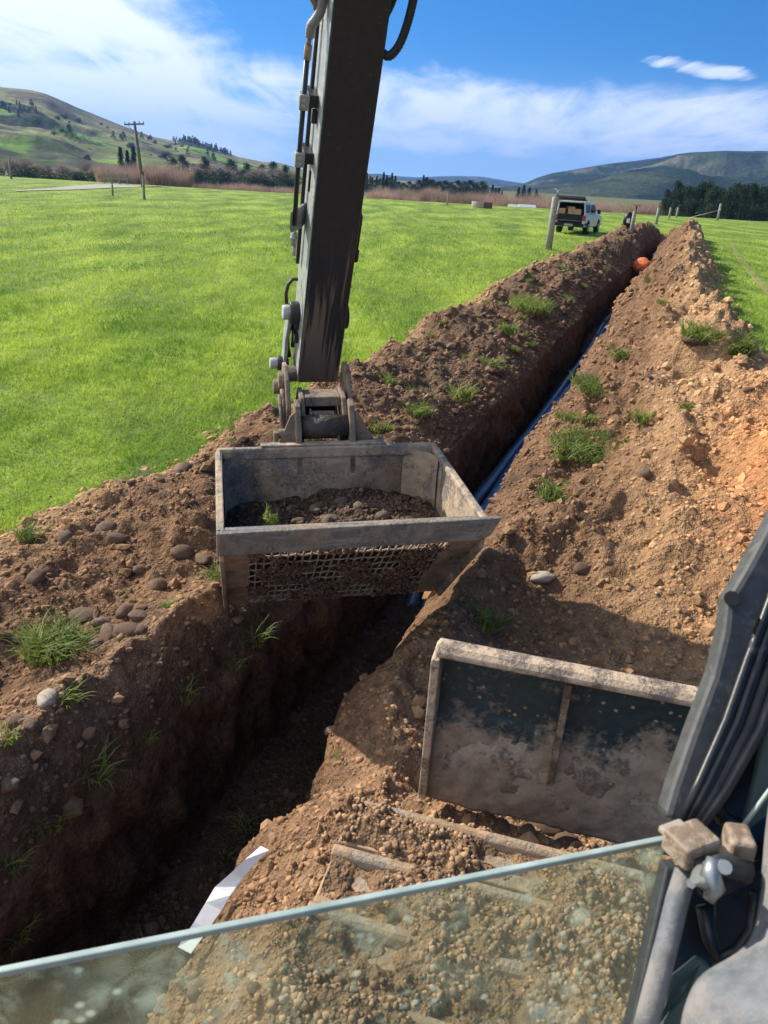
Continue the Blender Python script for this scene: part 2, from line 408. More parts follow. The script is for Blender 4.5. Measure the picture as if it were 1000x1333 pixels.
def profile(u, v):
    """base height (vectorised on flat arrays)"""
    u = np.asarray(u, float); v = np.asarray(v, float)
    i = np.clip(np.searchsorted(_SV, v)-1, 0, len(_SV)-2)
    w = np.clip((v-_SV[i])/(_SV[i+1]-_SV[i]), 0, 1)[..., None]
    KU = _SU[i]*(1-w)+_SU[i+1]*w; KZ = _SZ[i]*(1-w)+_SZ[i+1]*w
    j = np.clip((KU <= u[..., None]).sum(-1)-1, 0, KU.shape[-1]-2)
    r = np.arange(len(u)) if u.ndim == 1 else None
    ua = np.take_along_axis(KU, j[..., None], -1)[..., 0]; ub = np.take_along_axis(KU, (j+1)[..., None], -1)[..., 0]
    za = np.take_along_axis(KZ, j[..., None], -1)[..., 0]; zb = np.take_along_axis(KZ, (j+1)[..., None], -1)[..., 0]
    t = np.clip((u-ua)/(ub-ua+1e-9), 0, 1)
    z = za*(1-t)+zb*t
    lo = u < KU[..., 0]; hi = u > KU[..., -1]
    z = np.where(lo | hi, 0.0, z)
    d = np.minimum(u-KU[..., 0], KU[..., -1]-u)     # >0 inside the worked strip
    return z, d

def terrain(u, v):
    """returns z, inside distance (positive on dirt)"""
    wig = .10*np.sin(v*.33+1)*sstep(9, 16, v) + .05*np.sin(v*1.1)*sstep(5, 9, v)
    shr = np.interp(v, [0,1.6,1.95,2.3,2.7,3.0,3.3,4], [-.04,-.04,-.11,.06,-.07,-.11,0,0])*sstep(-1.45,-1.2,u)*sstep(.2,-.4,u)
    uu = u - shr + wig + .28*sstep(8, 13, v)*sstep(-.6, .1, u) + .05*fbm(u, v, .5, 3, 3)*sstep(.0, .4, np.abs(u+1.45)-.25)
    # trench end: fade the pit and heaps out at v ~ 52..56
    z, d = profile(uu, v)
    e1 = 1-sstep(49, 52, v); e2 = 1-sstep(52.0, 57, v + 1.2*gnoise(u*.8, v*.5, 5))
    pit = np.minimum(z, 0); z = np.maximum(z, 0)*(1+.42*gnoise(v*.75+np.where(u < -1.4, 40.0, 0.0), u*.25, 55)*sstep(2.2, 5, v))
    fill = sstep(50, 52, v)*np.exp(-((u+1.45)/.6)**2)*.45
    d = d + .52*fbm(u, v, 1.0, 9, 5)
    d = np.minimum(d, (56.5-v)*.5)
    inside = sstep(-.02, .25, d)
    big = fbm(u, v, 1.3, 21, 3)*.18 + fbm(u*1.2+2, v, .75, 25, 3, True)*.07 + fbm(u, v*.8, .45, 31, 4)*.11 + np.abs(gnoise(u*1.1+5, v*.9, 77))*.08 + (gnoise(u*1.25, v*1.05, 82)*.17+np.abs(gnoise(u*2.6, v*2.1, 83))*-.10+.03)*sstep(-1.0, -.6, u)*sstep(3.6, 5.5, v)*(1-.6*np.exp(-(((u-1.25)/.8)**2 + ((v-4.4)/1.2)**2)))
    amp = sstep(.0, .5, z)
    fine = fbm(u, v, .13, 41, 4)*.036 + (np.abs(gnoise(u*4.2+3, v*3.6, 43))+.5*np.abs(gnoise(u*9, v*8, 44))-.35)*-.06*sstep(.1,.5,amp)
    nb = big*(.35+.9*amp)*(np.clip(.55+v/14, .55, 1.25)) + fine
    sm = np.exp(-(((u-1.25)/.8)**2 + ((v-4.4)/1.2)**2))   # smooth patted slope by the blade
    nb = nb*(1-.55*sm)
    hz = (z + nb*sstep(-.02, .3, d))*e2 + fill*e2
    hz = hz*inside
    outw = (1-inside)
    zz = hz + pit*e1
    inpit = np.clip(-pit/.76, 0, 1)*e1
    zz = np.where(pit < -.02, pit*e1 + fbm(u, v, .3, 51, 4)*.05*e1 + hz*0.15, zz)
    # field undulation
    x, y = uv2xy(u, v)
    fld = fbm(x, y, 9, 61, 3)*.05 + fbm(x, y, 1.6, 63, 3)*.025 - .06*np.maximum(0, y-99)*sstep(99, 112, y)
    fld = np.maximum(fld, -3.0)
    zz = zz + fld*outw + fld*.3*(1-outw)
    return zz, d, inpit

# u samples
def seg(a, b, st): return list(np.arange(a, b-1e-6, st))
ul = []
g = -4.7; left = []
st = .05
while g > -190: left.append(g); g -= st; st = min(st*1.13, 12)
left = left[::-1]
ul = left[:-1] + seg(-4.7, -2.3, .022) + seg(-2.3, -1.95, .016) + seg(-1.95, -1.60, .0055) + seg(-1.60, -1.24, .02) + seg(-1.24, -1.0, .006) + seg(-1.0, 2.2, .019) + seg(2.2, 4.6, .04)
g = 4.6; st = .06
while g < 150: ul.append(g); g += st; st = min(st*1.14, 12)
US = np.array(sorted(set(np.round(ul, 5))))
vl = list(np.arange(-6, .3, .25)); g = .3
while g < 60: vl.append(g); g += max(.013, .0052*math.hypot(g, 1.5))
while g < 240: vl.append(g); g += .012*g+.2
VS = np.array(vl)
UG, VG = np.meshgrid(US, VS)
ZG = np.empty_like(UG); DG = np.empty_like(UG); PG = np.empty_like(UG)
for i0 in range(0, len(VS), 64):
    s_ = slice(i0, i0+64); zz, dd, pp = terrain(UG[s_], VG[s_]); ZG[s_] = zz; DG[s_] = dd; PG[s_] = pp
XG, YG = uv2xy(UG, VG)
# rough, slightly overhanging trench walls: push sideways
wall = sstep(.03, .3, PG)*(1-sstep(.8, .99, PG))
side = np.where(UG < -1.46, -1.0, 1.0)
push = (gnoise(VG*8+side*5, ZG*1.1, 79)*.022 + fbm(VG, ZG*1.2+side*9, .28, 71, 4)*.12 + fbm(VG, ZG, .07, 75, 3)*.025)*wall
XG2 = XG + push*cP; YG2 = YG - push*sP
def hgt(x, y):
    u, v = xy2uv(np.atleast_1d(float(x)), np.atleast_1d(float(y)))
    i = int(np.clip(np.searchsorted(VS, v[0])-1, 0, len(VS)-2)); j = int(np.clip(np.searchsorted(US, u[0])-1, 0, len(US)-2))
    a = (v[0]-VS[i])/(VS[i+1]-VS[i]); b = (u[0]-US[j])/(US[j+1]-US[j])
    return float((ZG[i, j]*(1-b)+ZG[i, j+1]*b)*(1-a) + (ZG[i+1, j]*(1-b)+ZG[i+1, j+1]*b)*a)
def hit(px, py, start=1.2, mx=180):
    d = ray(px, py); t = start; q = CC + d*t
    while t < mx:
        q = CC + d*t
        if q[2] <= hgt(q[0], q[1]): return q
        t += max(.004, .004*t)
    return q

# soil tint
def tint_at(u, v, z, pit):
    dry = np.array([.60, .375, .19]); dark = np.array([.095, .062, .041]); mid = np.array([.27, .155, .083]); org = np.array([.66, .28, .10]); topsoil = np.array([.145, .105, .07])
    n = fbm(u, v, 1.4, 101, 4)*.5+.5; n2 = fbm(u, v, .35, 111, 4)*.5+.5
    def lerp(a, b, w): return a*(1-w[..., None]) + b*w[..., None]
    c = np.broadcast_to(mid, u.shape+(3,)).copy()
    c = lerp(c, dry, sstep(-.2, .6, u+.25)*(.45+.5*n)*(np.clip((v-1)/5, .3, 1)))
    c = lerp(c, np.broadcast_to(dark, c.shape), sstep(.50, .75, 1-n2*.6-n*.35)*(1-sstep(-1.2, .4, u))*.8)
    left = 1-sstep(-2.2, -1.9, u)
    c = lerp(c, np.broadcast_to(topsoil, c.shape), left*sstep(5, 9, v)*.75*n)
    c = lerp(c, np.broadcast_to(dry, c.shape)*.9, (1-sstep(-3.5, -3.1, u))*.55)
    ridge = np.exp(-((u+2.1)/.16)**2)*(1-sstep(3.3, 4, v))
    c = lerp(c, np.broadcast_to(np.array([.33, .205, .12]), c.shape), ridge*.8)
    og = np.exp(-(((u-1.05)/.55)**2+((v-5.6)/1.5)**2)) + .8*np.exp(-(((u-1.9)/.6)**2+((v-4.2)/1.0)**2))
    c = lerp(c, np.broadcast_to(org, c.shape), np.clip(og*1.1, 0, 1)*(.6+.4*n2))
    nearm = (1-sstep(3.0, 3.8, v))*sstep(-1.1, -.8, u)
    c = lerp(c, np.broadcast_to(np.array([.40, .24, .13]), c.shape), nearm*.8)
    c = lerp(c, np.broadcast_to(dark*.55, c.shape)*(.7+.6*n2[..., None]), sstep(.2, .75, pit)*.9)  # trench shade painted in: walls tinted darker with depth
    c = lerp(c, np.broadcast_to(dark*.85, c.shape)*(.6+.8*n2[..., None]), sstep(.93, .99, pit)*.9)  # shade painted on the trench floor too, less black than the walls
    face = sstep(-2.08, -1.95, u)*sstep(-1.5, -1.7, u); c = lerp(c, np.broadcast_to(dark, c.shape), face*.55)  # ridge face towards the trench tinted darker, its shade painted in
    return c
def UGmask(u): return (u < -1.45)*1.0
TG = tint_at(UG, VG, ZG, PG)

nu, nv = len(US), len(VS)
idx = np.arange(nu*nv).reshape(nv, nu)
quads = np.stack([idx[:-1, :-1], idx[:-1, 1:], idx[1:, 1:], idx[1:, :-1]], -1).reshape(-1, 4)
Vall = np.stack([XG2, YG2, ZG], -1).reshape(-1, 3)
Dq = DG.reshape(-1)[quads].mean(1); dirt = Dq > 0.0
def sub(mask):
    q = quads[mask]; used, inv = np.unique(q, return_inverse=True); return used, inv.reshape(-1, 4)
us, q = sub(dirt)
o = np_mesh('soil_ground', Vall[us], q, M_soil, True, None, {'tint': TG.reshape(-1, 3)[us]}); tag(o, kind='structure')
us, q = sub(~dirt)
o = np_mesh('field', Vall[us], q, M_field, True); tag(o, kind='structure')

# ------------------------------------------------------------------ clods (uncountable crumbs of soil)
def ico():
    t = (1+5**.5)/2
    v = np.array([(-1,t,0),(1,t,0),(-1,-t,0),(1,-t,0),(0,-1,t),(0,1,t),(0,-1,-t),(0,1,-t),(t,0,-1),(t,0,1),(-t,0,-1),(-t,0,1)], float); v /= np.linalg.norm(v[0])
    f = np.array([(0,11,5),(0,5,1),(0,1,7),(0,7,10),(0,10,11),(1,5,9),(5,11,4),(11,10,2),(10,7,6),(7,1,8),(3,9,4),(3,4,2),(3,2,6),(3,6,8),(3,8,9),(4,9,5),(2,4,11),(6,2,10),(8,6,7),(9,8,1)])
    return v, f
IV, IF = ico()
def hgt_many(u, v):
    i = np.clip(np.searchsorted(VS, v)-1, 0, nv-2); j = np.clip(np.searchsorted(US, u)-1, 0, nu-2)
    a = (v-VS[i])/(VS[i+1]-VS[i]); b = (u-US[j])/(US[j+1]-US[j])
    f = lambda G: (G[i, j]*(1-b)+G[i, j+1]*b)*(1-a)+(G[i+1, j]*(1-b)+G[i+1, j+1]*b)*a
    return f(ZG), f(DG), f(PG), TG[i, j]
def scatter_clods(N, vmin, vmax, smin, smax, name, pw=2.2, uu=(-4.4, 3.2), flat=False):
    lv = RNG.random(N); v = np.exp(np.log(vmin)+(np.log(vmax)-np.log(vmin))*lv)
    u = uu[0]+(uu[1]-uu[0])*RNG.random(N)
    z, d, pit, tn = hgt_many(u, v)
    keep = (d > -.30*RNG.random(N)**3) & ((pit < .05) | (pit > .9))
    cl = fbm(u, v, .55, 131, 3)*.5+.5
    keep &= RNG.random(N) < np.clip(.15+1.3*cl, 0, 1)
    u, v, z, tn = u[keep], v[keep], z[keep], tn[keep]; n = len(u)
    s = smin+(smax-smin)*RNG.random(n)**pw*1.0
    s *= np.clip(.6+v*.055, .7, 1.7)
    x, y = uv2xy(u, v)
    P = IV[None]*(1+.7*(RNG.random((n, 12, 1))-.5))+.22*(RNG.random((n,12,3))-.5)
    P = P*(s[:, None, None])*(np.array([1, 1, 1])[None, None]*(.7+.6*RNG.random((n, 1, 3))))*np.array([1, 1, .8])
    P[..., 0] += x[:, None]; P[..., 1] += y[:, None]; P[..., 2] += (z+s*.08)[:, None]
    Fc = (IF[None]+12*np.arange(n)[:, None, None]).reshape(-1, 3)
    tv = (.78+.45*RNG.random((n, 1)))*np.clip(tn, .02, .60)
    T = np.repeat(tv, 12, axis=0)
    o = np_mesh(name, P.reshape(-1, 3), Fc, M_clod, not flat, None, {'tint': T})
    tag(o, kind='stuff'); return o
scatter_clods(110000, 1.0, 9, .0025, .024, 'soil_crumbs', 5.5)
scatter_clods(3600, 1.6, 24, .02, .06, 'soil_crumbs', 3.2, flat=True)
scatter_clods(26000, 6, 56, .008, .045, 'soil_crumbs', 3.5, flat=True)

# ------------------------------------------------------------------ stones
def stone_mesh(seed, sub=2, flat=.75):
    import bmesh
    bm = bmesh.new(); bmesh.ops.create_icosphere(bm, subdivisions=sub+1, radius=1)
    rs = random.Random(seed); off = rs.random()*50
    ax = (1+rs.random()*.35, .8+rs.random()*.25, flat*(.85+rs.random()*.3))
    for v in bm.verts:
        c = v.co
        k = 1 + .16*float(gnoise(c.x*1.1+off, c.y*1.1+c.z*.9, seed)) + .10*float(gnoise(c.z*1.3+off, c.x*1.2-c.y, seed+5)) + .03*float(gnoise(c.x*4+off, c.y*4+c.z*3, seed+9))
        v.co = Vector((c.x*ax[0]*k, c.y*ax[1]*k, c.z*ax[2]*k))
    me = bpy.data.meshes.new('stone'); bm.to_mesh(me); bm.free()
    for p in me.polygons: p.use_smooth = True
    me.materials.append(M_stone); return me
SM = [stone_mesh(i) for i in range(8)]
def place_stone(px, py, rpx, label, group=None, k=0, mat=None, name='stone', sink=.25, cat='stone', flat=1.0):
    q = hit(px, py); d = (q-CC) @ CF; r = rpx*d/1000
    o = bpy.data.objects.new(name, SM[k % 8]); COL.objects.link(o)
    o.location = (q[0], q[1]+r*.3, hgt(q[0], q[1]+r*.3)+r*(.32-sink)); o.scale = (r, r, r*flat)
    o.rotation_euler = (random.uniform(-.3, .3), random.uniform(-.3, .3), random.uniform(0, 6.28))
    tag(o, label, cat, group)
    if mat:
        me = SM[k % 8].copy(); me.materials[0] = mat; o.data = me
    return o
named_stones = [
 (236,725,14,'orange brown angular stone on left heap, level with bucket lip',1),(262,733,11,'flat tan stone between orange brown stone and bucket',2),
 (183,745,9,'small round grey brown stone high in left hollow',3),(203,766,14,'large round brown stone alone in middle of left hollow',4),
 (165,800,13,'upper left cobble of cluster in shaded hollow',5),(180,806,11,'upper right cobble of cluster in shaded hollow',0),(164,824,16,'largest cobble of cluster at foot of hollow',6),
 (180,822,12,'rightmost cobble touching ridge in shaded hollow',7),(140,830,15,'dark cobble left of the cobble cluster',2),(128,840,10,'dark half buried cobble under the dark round one',3),
 (107,806,17,'long flat dark stone right of grass clump',1),(45,757,15,'upright grey stone at far left of heap',4),(84,702,11,'tan stone near top of left heap',5),
 (60,915,14,'pale pointed stone with lit left face below grass clump',6),(20,945,13,'grey rounded stone low at left picture edge',7),(40,952,10,'small tan stone beside grey one at left edge',0),
 (10,1028,13,'dark rounded stone on trench rim at left edge',1),(240,612,12,'dark rounded stone below lawn edge behind bucket',2),
 (706,755,15,'pale elongated stone lying on right bank',3),(758,745,12,'rusty brown round stone right of the pale one',4),(840,620,9,'tan stone on track print of right heap',5),
 (712,1082,17,'brown round stone tucked under the blade',6),(738,1098,15,'smooth tan stone between blade and track',7),(688,1088,12,'grey stone left of brown one under the blade',0),
 (655,1078,9,'small dark stone under left part of blade',1),(428,955,7,'small pale stone on lip of right trench bank',2),
 (255,1293,13,'yellowish round stone seen through glass',3),(330,1290,11,'tan stone on mound seen through glass, right of yellowish one',4),
]
for i, (px, py, r, lb, k) in enumerate(named_stones):
    pal = lb.startswith(('pale','small pale'))
    place_stone(px, py, r, lb, None, k, M_pale_stone if pal else None, flat=.6 if ('flat' in lb or 'elong' in lb) else 1)
# scattered small cobbles on both heaps
cnt = 0; rs = random.Random(5)
while cnt < 95:
    v = math.exp(rs.uniform(math.log(1.7), math.log(16))); u = rs.uniform(-4.0, 1.4)
    z, d, pit, tn = hgt_many(np.array([u]), np.array([v]))
    if d[0] < .1 or pit[0] > .03: continue
    if (u > -.2 and rs.random() < .6): continue
    x, y = uv2xy(u, v); r = (rs.uniform(.012, .04) if rs.random() < .85 else rs.uniform(.035, .06))*min(1.5, .75+v*.07)
    left = u < -1.5
    o = bpy.data.objects.new('stone', SM[rs.randrange(8)]); COL.objects.link(o)
    o.location = (x, y, z[0]+r*.02); o.scale = (r, r, r); o.rotation_euler = (rs.uniform(-.4, .4), rs.uniform(-.4, .4), rs.uniform(0, 6.28))
    if left: tag(o, 'one of the small brown cobbles scattered through soil left of trench', 'stone', 'small cobbles in the left spoil heap')
    else: tag(o, 'one of the small brown cobbles scattered through soil right of trench', 'stone', 'small cobbles in the right spoil heap')
    cnt += 1

# ------------------------------------------------------------------ grass
def blades(x, y, z, h, w, lean, seg=1):
    """curved triangle blades; returns V,F (tris)"""
    n = len(x); a = RNG.random(n)*2*math.pi; b = RNG.random(n)*2*math.pi
    dx, dy = np.cos(a)*w/2, np.sin(a)*w/2; lx, ly = np.cos(b)*lean*h, np.sin(b)*lean*h
    if seg == 1:
        V = np.stack([np.stack([x-dx, y-dy, z-.01], -1), np.stack([x+dx, y+dy, z-.01], -1), np.stack([x+lx, y+ly, z+h], -1)], 1)
        return V.reshape(-1, 3), np.arange(3*n).reshape(-1, 3)
    m = [(0, 1.0, 0.0), (.45, .8, .22), (.8, .5, .6)]
    rows = []
    for t, ww, le in m:
        cx, cy, cz = x+lx*le, y+ly*le, z+h*(t if t else -.05)*(1-.25*lean*t)
        rows.append(np.stack([cx-dx*ww, cy-dy*ww, cz], -1)); rows.append(np.stack([cx+dx*ww, cy+dy*ww, cz], -1))
    rows.append(np.stack([x+lx, y+ly, z+h*(1-.35*lean)], -1))
    V = np.stack(rows, 1); b0 = 7*np.arange(n)[:, None, None]
    F = np.array([(0,1,3),(0,3,2),(2,3,5),(2,5,4),(4,5,6)])
    return V.reshape(-1, 3), (F[None]+b0).reshape(-1, 3)
Vs, Fs, off = [], [], 0
def field_patch(N, ylo, yhi, h, w, power):
    global off
    t = RNG.random(N); y = ylo*(yhi/ylo)**t
    ax = RNG.uniform(-1.05, .75, N) if ylo > 5 else RNG.uniform(-1.5, .75, N); x = ax*y
    u, v = xy2uv(x, y); z, d, pit, tn = hgt_many(u, v)
    keep = (d < .02+.08*RNG.random(N)) & (pit < .01)
    keep &= RNG.random(N) < np.clip(1.25-y/80, .05, 1)*(np.clip((y-7)/6, 0, 1) if ylo > 5 else np.clip((15-y)/6, 0, 1))
    cl = np.clip(.5+.55*fbm(x*.30+y*.06, y*1.15, 1.0, 201, 4)+.35*fbm(x, y, .35, 205, 3), 0, 1); keep &= RNG.random(N) < .10+1.25*cl
    x, y, z, cl = x[keep], y[keep], z[keep], cl[keep]
    n = len(x); hh = h*(.45+.8*RNG.random(n))*(.6+.8*cl)*np.clip(y/8, .9, 1.6); ww = w*np.clip(y/6, .8, 6)
    V, F = blades(x, y, z, hh, ww, .75)
    Vs.append(V); Fs.append(F+off); off += len(V)
field_patch(560000, 2.4, 15, .055, .008, 1)
field_patch(500000, 7.2, 95, .055, .006, 1)
o = np_mesh('grass_blades', np.concatenate(Vs), np.concatenate(Fs), M_blade, False); tag(o, kind='stuff')

def tuft_mesh(n, h, spread, seed):
    global RNG
    sv = RNG; RNG = np.random.default_rng(seed)
    r = spread*RNG.random(n)**.6; a = RNG.random(n)*2*math.pi; x = r*np.cos(a); y = r*np.sin(a)
    V, F = blades(x, y, np.zeros(n), h*(.45+.7*RNG.random(n)), .006+.003*RNG.random(n), .95, 3)
    RNG = sv
    me = bpy.data.meshes.new('tuft'); me.from_pydata(V.tolist(), [], F.tolist()); me.materials.append(M_tuft)
    for p in me.polygons: p.use_smooth = True
    return me
CLODM = SM[3].copy(); CLODM.materials[0] = simple('root_soil', (.10, .065, .042), .95, 0, .5, 9, .9)
TM = [tuft_mesh(420, .16, .10, 1), tuft_mesh(200, .11, .09, 2), tuft_mesh(90, .12, .06, 3), tuft_mesh(34, .15, .05, 4), tuft_mesh(520, .11, .19, 5)]
tufts = [  # px, py, width px, mesh, label
 (70,850,95,0,'big bright green grass clump with clod on left heap'),(545,537,38,1,'bright grass tuft on left bank right of the hitch'),
 (493,563,28,2,'small grass tuft just above the bucket rim'),(725,652,62,1,'bright green tuft on right bank beside the bucket lip'),
 (765,585,85,4,'wide dull grass patch on the right bank near the pipe'),(772,505,50,4,'grass patch at the trench edge above the wide patch'),
 (806,466,26,2,'small bright tuft on the right heap'),(910,440,55,1,'grass on crest of the right heap below the lawn'),(960,455,50,1,'grass at the far right side of the right heap'),
 (892,532,20,2,'small tuft on right heap right of the grass patches'),(838,548,34,2,'thin tuft in middle of the right heap'),(282,752,30,2,'grass tuft behind the left leg of the bucket'),
 (222,790,22,2,'small bright tuft on the ridge crest'),(335,835,55,3,'thin shaded tuft hanging under left leg of bucket'),(300,868,45,3,'thin dark green tuft on the trench wall'),
 (240,910,50,3,'sparse tuft on shaded face of the ridge'),(190,965,42,3,'sparse tuft lower on shaded face of the ridge'),(120,1010,85,3,'long trailing grass on left trench wall'),
 (60,1080,70,3,'drooping grass at far left of the trench wall'),(15,1130,60,3,'dark drooping grass at the left picture edge'),(320,1075,45,3,'pale grass wisps on the mound edge over trench'),
 (292,1115,28,3,'tiny grass wisp beside the white strip'),(190,1250,60,3,'grass wisps on the mound seen through glass'),(20,1225,60,3,'dark tuft at trench foot, left edge'),
 (632,815,46,2,'shaded green tuft between bucket and blade'),(36,700,34,2,'dry pale tuft at top of the left heap'),(10,965,30,2,'little green tuft at left picture edge'),
 (85,912,40,2,'low green tuft under the big grass clump'),(690,400,50,4,'grass patch on far left bank'),(640,480,30,2,'little tuft on the left bank edge above the pipe'),
 (600,520,36,2,'dull tuft on the left bank nearer the trench'),(660,435,30,2,'dull tuft further along the left bank'),(505,500,26,2,'small tuft beside the arm foot'),
 (468,880,22,3,'tiny grass wisp on the right trench lip'),(440,985,18,3,'grass root wisp at right trench wall'),(700,1060,22,3,'wisps of grass beside the stones under blade'),
]
for px, py, wpx, k, lb in tufts:
    q = hit(px, py); d = (q-CC) @ CF; wid = wpx*d/1000
    base = [.26, .20, .15, .22, .32][k]; s = wid/base
    o = bpy.data.objects.new('grass_tuft', TM[k]); COL.objects.link(o)
    o.location = (q[0], q[1], q[2]-.005); o.scale = (s, s, s*random.uniform(.8, 1.1)); o.rotation_euler = (random.uniform(-.2, .2), random.uniform(-.2, .3), random.uniform(0, 6.28))
    tag(o, lb, 'grass clump')
    if k in (0, 1):
        c_ = bpy.data.objects.new('root_clod', CLODM); COL.objects.link(c_); c_.parent = o; c_.location = (0, .0, -.012); c_.scale = (.085, .085, .04) if k == 0 else (.075, .075, .035)
rs = random.Random(9)
for i in range(70):   # sparse weeds on the banks
    v = math.exp(rs.uniform(math.log(4.5), math.log(30))); u = rs.choice([rs.uniform(-3.8, -1.9), rs.uniform(-3.8, -1.9), rs.uniform(-.9, .9)])
    z, d, pit, tn = hgt_many(np.array([u]), np.array([v]))
    if d[0] < 0 or pit[0] > .02: continue
    x, y = uv2xy(u, v); o = bpy.data.objects.new('grass_tuft', TM[rs.choice([1, 2, 2, 4])]); COL.objects.link(o)
    s = rs.uniform(.5, 1.1)*(.8+.03*v); o.location = (x, y, z[0]-.01); o.scale = (s, s, s*.8); o.rotation_euler = (rs.uniform(-.3, .3), rs.uniform(-.3, .3), rs.uniform(0, 6.28))
    if u < -1.5: tag(o, 'one of the scattered weedy tufts growing out of left bank soil', 'grass clump', 'weedy tufts on the left bank')
    else: tag(o, 'one of the scattered weedy tufts growing out of right bank soil', 'grass clump', 'weedy tufts on the right bank')
#@@PART2
HAZE = 1.7e-4
# ------------------------------------------------------------------ pipes, strip, sack in the trench
def tz(u, v): z, d, p, t = hgt_many(np.array([float(u)]), np.array([float(v)])); return float(z[0])
t = NT('blue_pipe'); v_ = t.pos()
M_bpipe = t.fin(t.ramp(t.noise(v_, 7, 5, .6), [(.35, (.012, .04, .11)), (.55, (.03, .09, .22)), (.75, (.15, .19, .24))]), .35, 0, None, .6)
M_bpipe2 = simple('black_pipe', (.035, .07, .13), .3, 0, .4, 8, .1, .6)
for k, (du, dz, rr, m, lb) in enumerate([(-1.53, .22, .06, M_bpipe2, 'black blue water pipe on the left side of the pair in trench'), (-1.405, .27, .06, M_bpipe, 'bright blue water pipe on the right side of the pair in trench')]):
    pts = []
    for i in range(90):
        v = 5.0+i*.45
        wg = -(.10*math.sin(v*.33+1)*min(1, max(0, (v-9)/7)))
        x, y = uv2xy(du+wg+.02*math.sin(v*.8+k*2), v); pts.append((x, y, FLZ+rr+dz*.5+.02*math.sin(v*.6+k)-.016*max(0, v-9)-(.35 if i == 0 else .05 if i == 1 else 0)))
    o = MB().tube(pts, rr, 12).build('water_pipe', m); tag(o, lb, 'pipe', 'pair of pipes in the trench')
t = NT('white_strip'); M_strip = t.fin((.8, .8, .78), .45, 0, t.bump(t.noise(t.obj(), 30, 3, .5), .3, .005), .4)
sp = [(240,1237,20),(262,1205,22),(278,1180,24),(290,1160,24),(308,1140,17),(325,1122,14),(345,1104,13)]
vs = []
for i, (px, py, w) in enumerate(sp):
    c = hit(px+16+w*.5, py+8); dep = (c-CC) @ CF - .035-.02*math.sin(i*1.7)
    q = W(px-w*.42, py-w*.22, dep); r = W(px+w*.42, py+w*.22, dep-.012*math.cos(i*2.1))
    vs += [q, r]
mb = MB(); n = len(sp)
top = [Vector(p.tolist()) for p in vs]
nrm = Vector((0, 0, 1))
allv = top + [p - Vector((0, 0, .003)) for p in top]
fs = []
for i in range(n-1):
    a, b, c, d = 2*i, 2*i+1, 2*i+3, 2*i+2
    fs += [(a, b, c, d), (a+2*n, d+2*n, c+2*n, b+2*n), (a, d, d+2*n, a+2*n), (b, b+2*n, c+2*n, c)]
fs += [(0, 2*n, 2*n+1, 1), (2*n-2, 2*n-1, 4*n-1, 4*n-2)]
mb.add(allv, fs, False); o = mb.build('plastic_strip', M_strip); tag(o, 'white plastic strip lying on the bank edge over dark trench', 'plastic strip')

t = NT('orange_sack'); M_sack = t.fin(t.ramp(t.noise(t.obj(), 4, 5, .6), [(.35, (.50, .10, .03)), (.65, (.75, .22, .08))]), .7, 0, t.bump(t.noise(t.obj(), 7, 5, .6), .8, .05), .3)
me = stone_mesh(31, 2, .8).copy(); me.materials[0] = M_sack
x, y = at(836, 350, -.1)[:2]; o = bpy.data.objects.new('orange_sack', me); COL.objects.link(o)
o.location = (x, y, -.02); o.scale = (.34, .42, .36); tag(o, 'crumpled orange sack sticking out of far end of the trench', 'sack')

# ------------------------------------------------------------------ excavator
EX = empty('excavator', (.4, .3, 0)); tag(EX, 'muddy dark excavator seen from its cab, arm holding screening bucket over the trench', 'excavator')
# --- arm
MA = Matrix.Translation(Vector((-.577, 4.636, 1.201))) @ rotM(R_(16.5), R_(24.3), 0)
wA, dA = .25, .30
arm = MB(); arm.box((0, .012, 0), (wA, .012+.004+dA-.02, 3.5)).build
am = MB()
am.prism([(0, 0.0, .02), (0, 0.0, 3.4), (0, dA+.25, 3.4), (0, dA+.06, 1.8), (0, dA, .9), (0, dA-.02, .12), (0, .22, -.03), (0, .10, -.05)], (wA, 0, 0))
arm = am.build('dipper_arm', M_arm, EX, MA, .010, 3)
# side plate, sunlight painted in by its paler grey (slightly proud of the box, as the welded side plates)
MB().prism([(-.004, .008, .06), (-.004, .008, 3.38), (-.004, dA+.24, 3.38), (-.004, dA+.05, 1.8), (-.004, dA-.008, .9), (-.004, dA-.03, .16)], (.0035, 0, 0)).build('side_plate', M_armside, arm, MA)
# pin bosses
MB().cyl((-.10, .15, .42), (-.035, .15, .42), .042, 20).build('pin_head', M_pin, arm, MA, .006)
MB().cyl((-.06, .15, .42), (0.0, .15, .42), .065, 20).build('pin_boss', M_dark, arm, MA, .006)
MB().cyl((wA, .15, .40), (wA+.04, .15, .40), .075, 20).build('pin_boss', M_dark, arm, MA, .006)
MB().box((-.03, .10, .33), (0.0, .20, .40)).box((-.03, .08, .25), (-.001, .2, .3)).build('wear_plate', M_dark, arm, MA, .004)
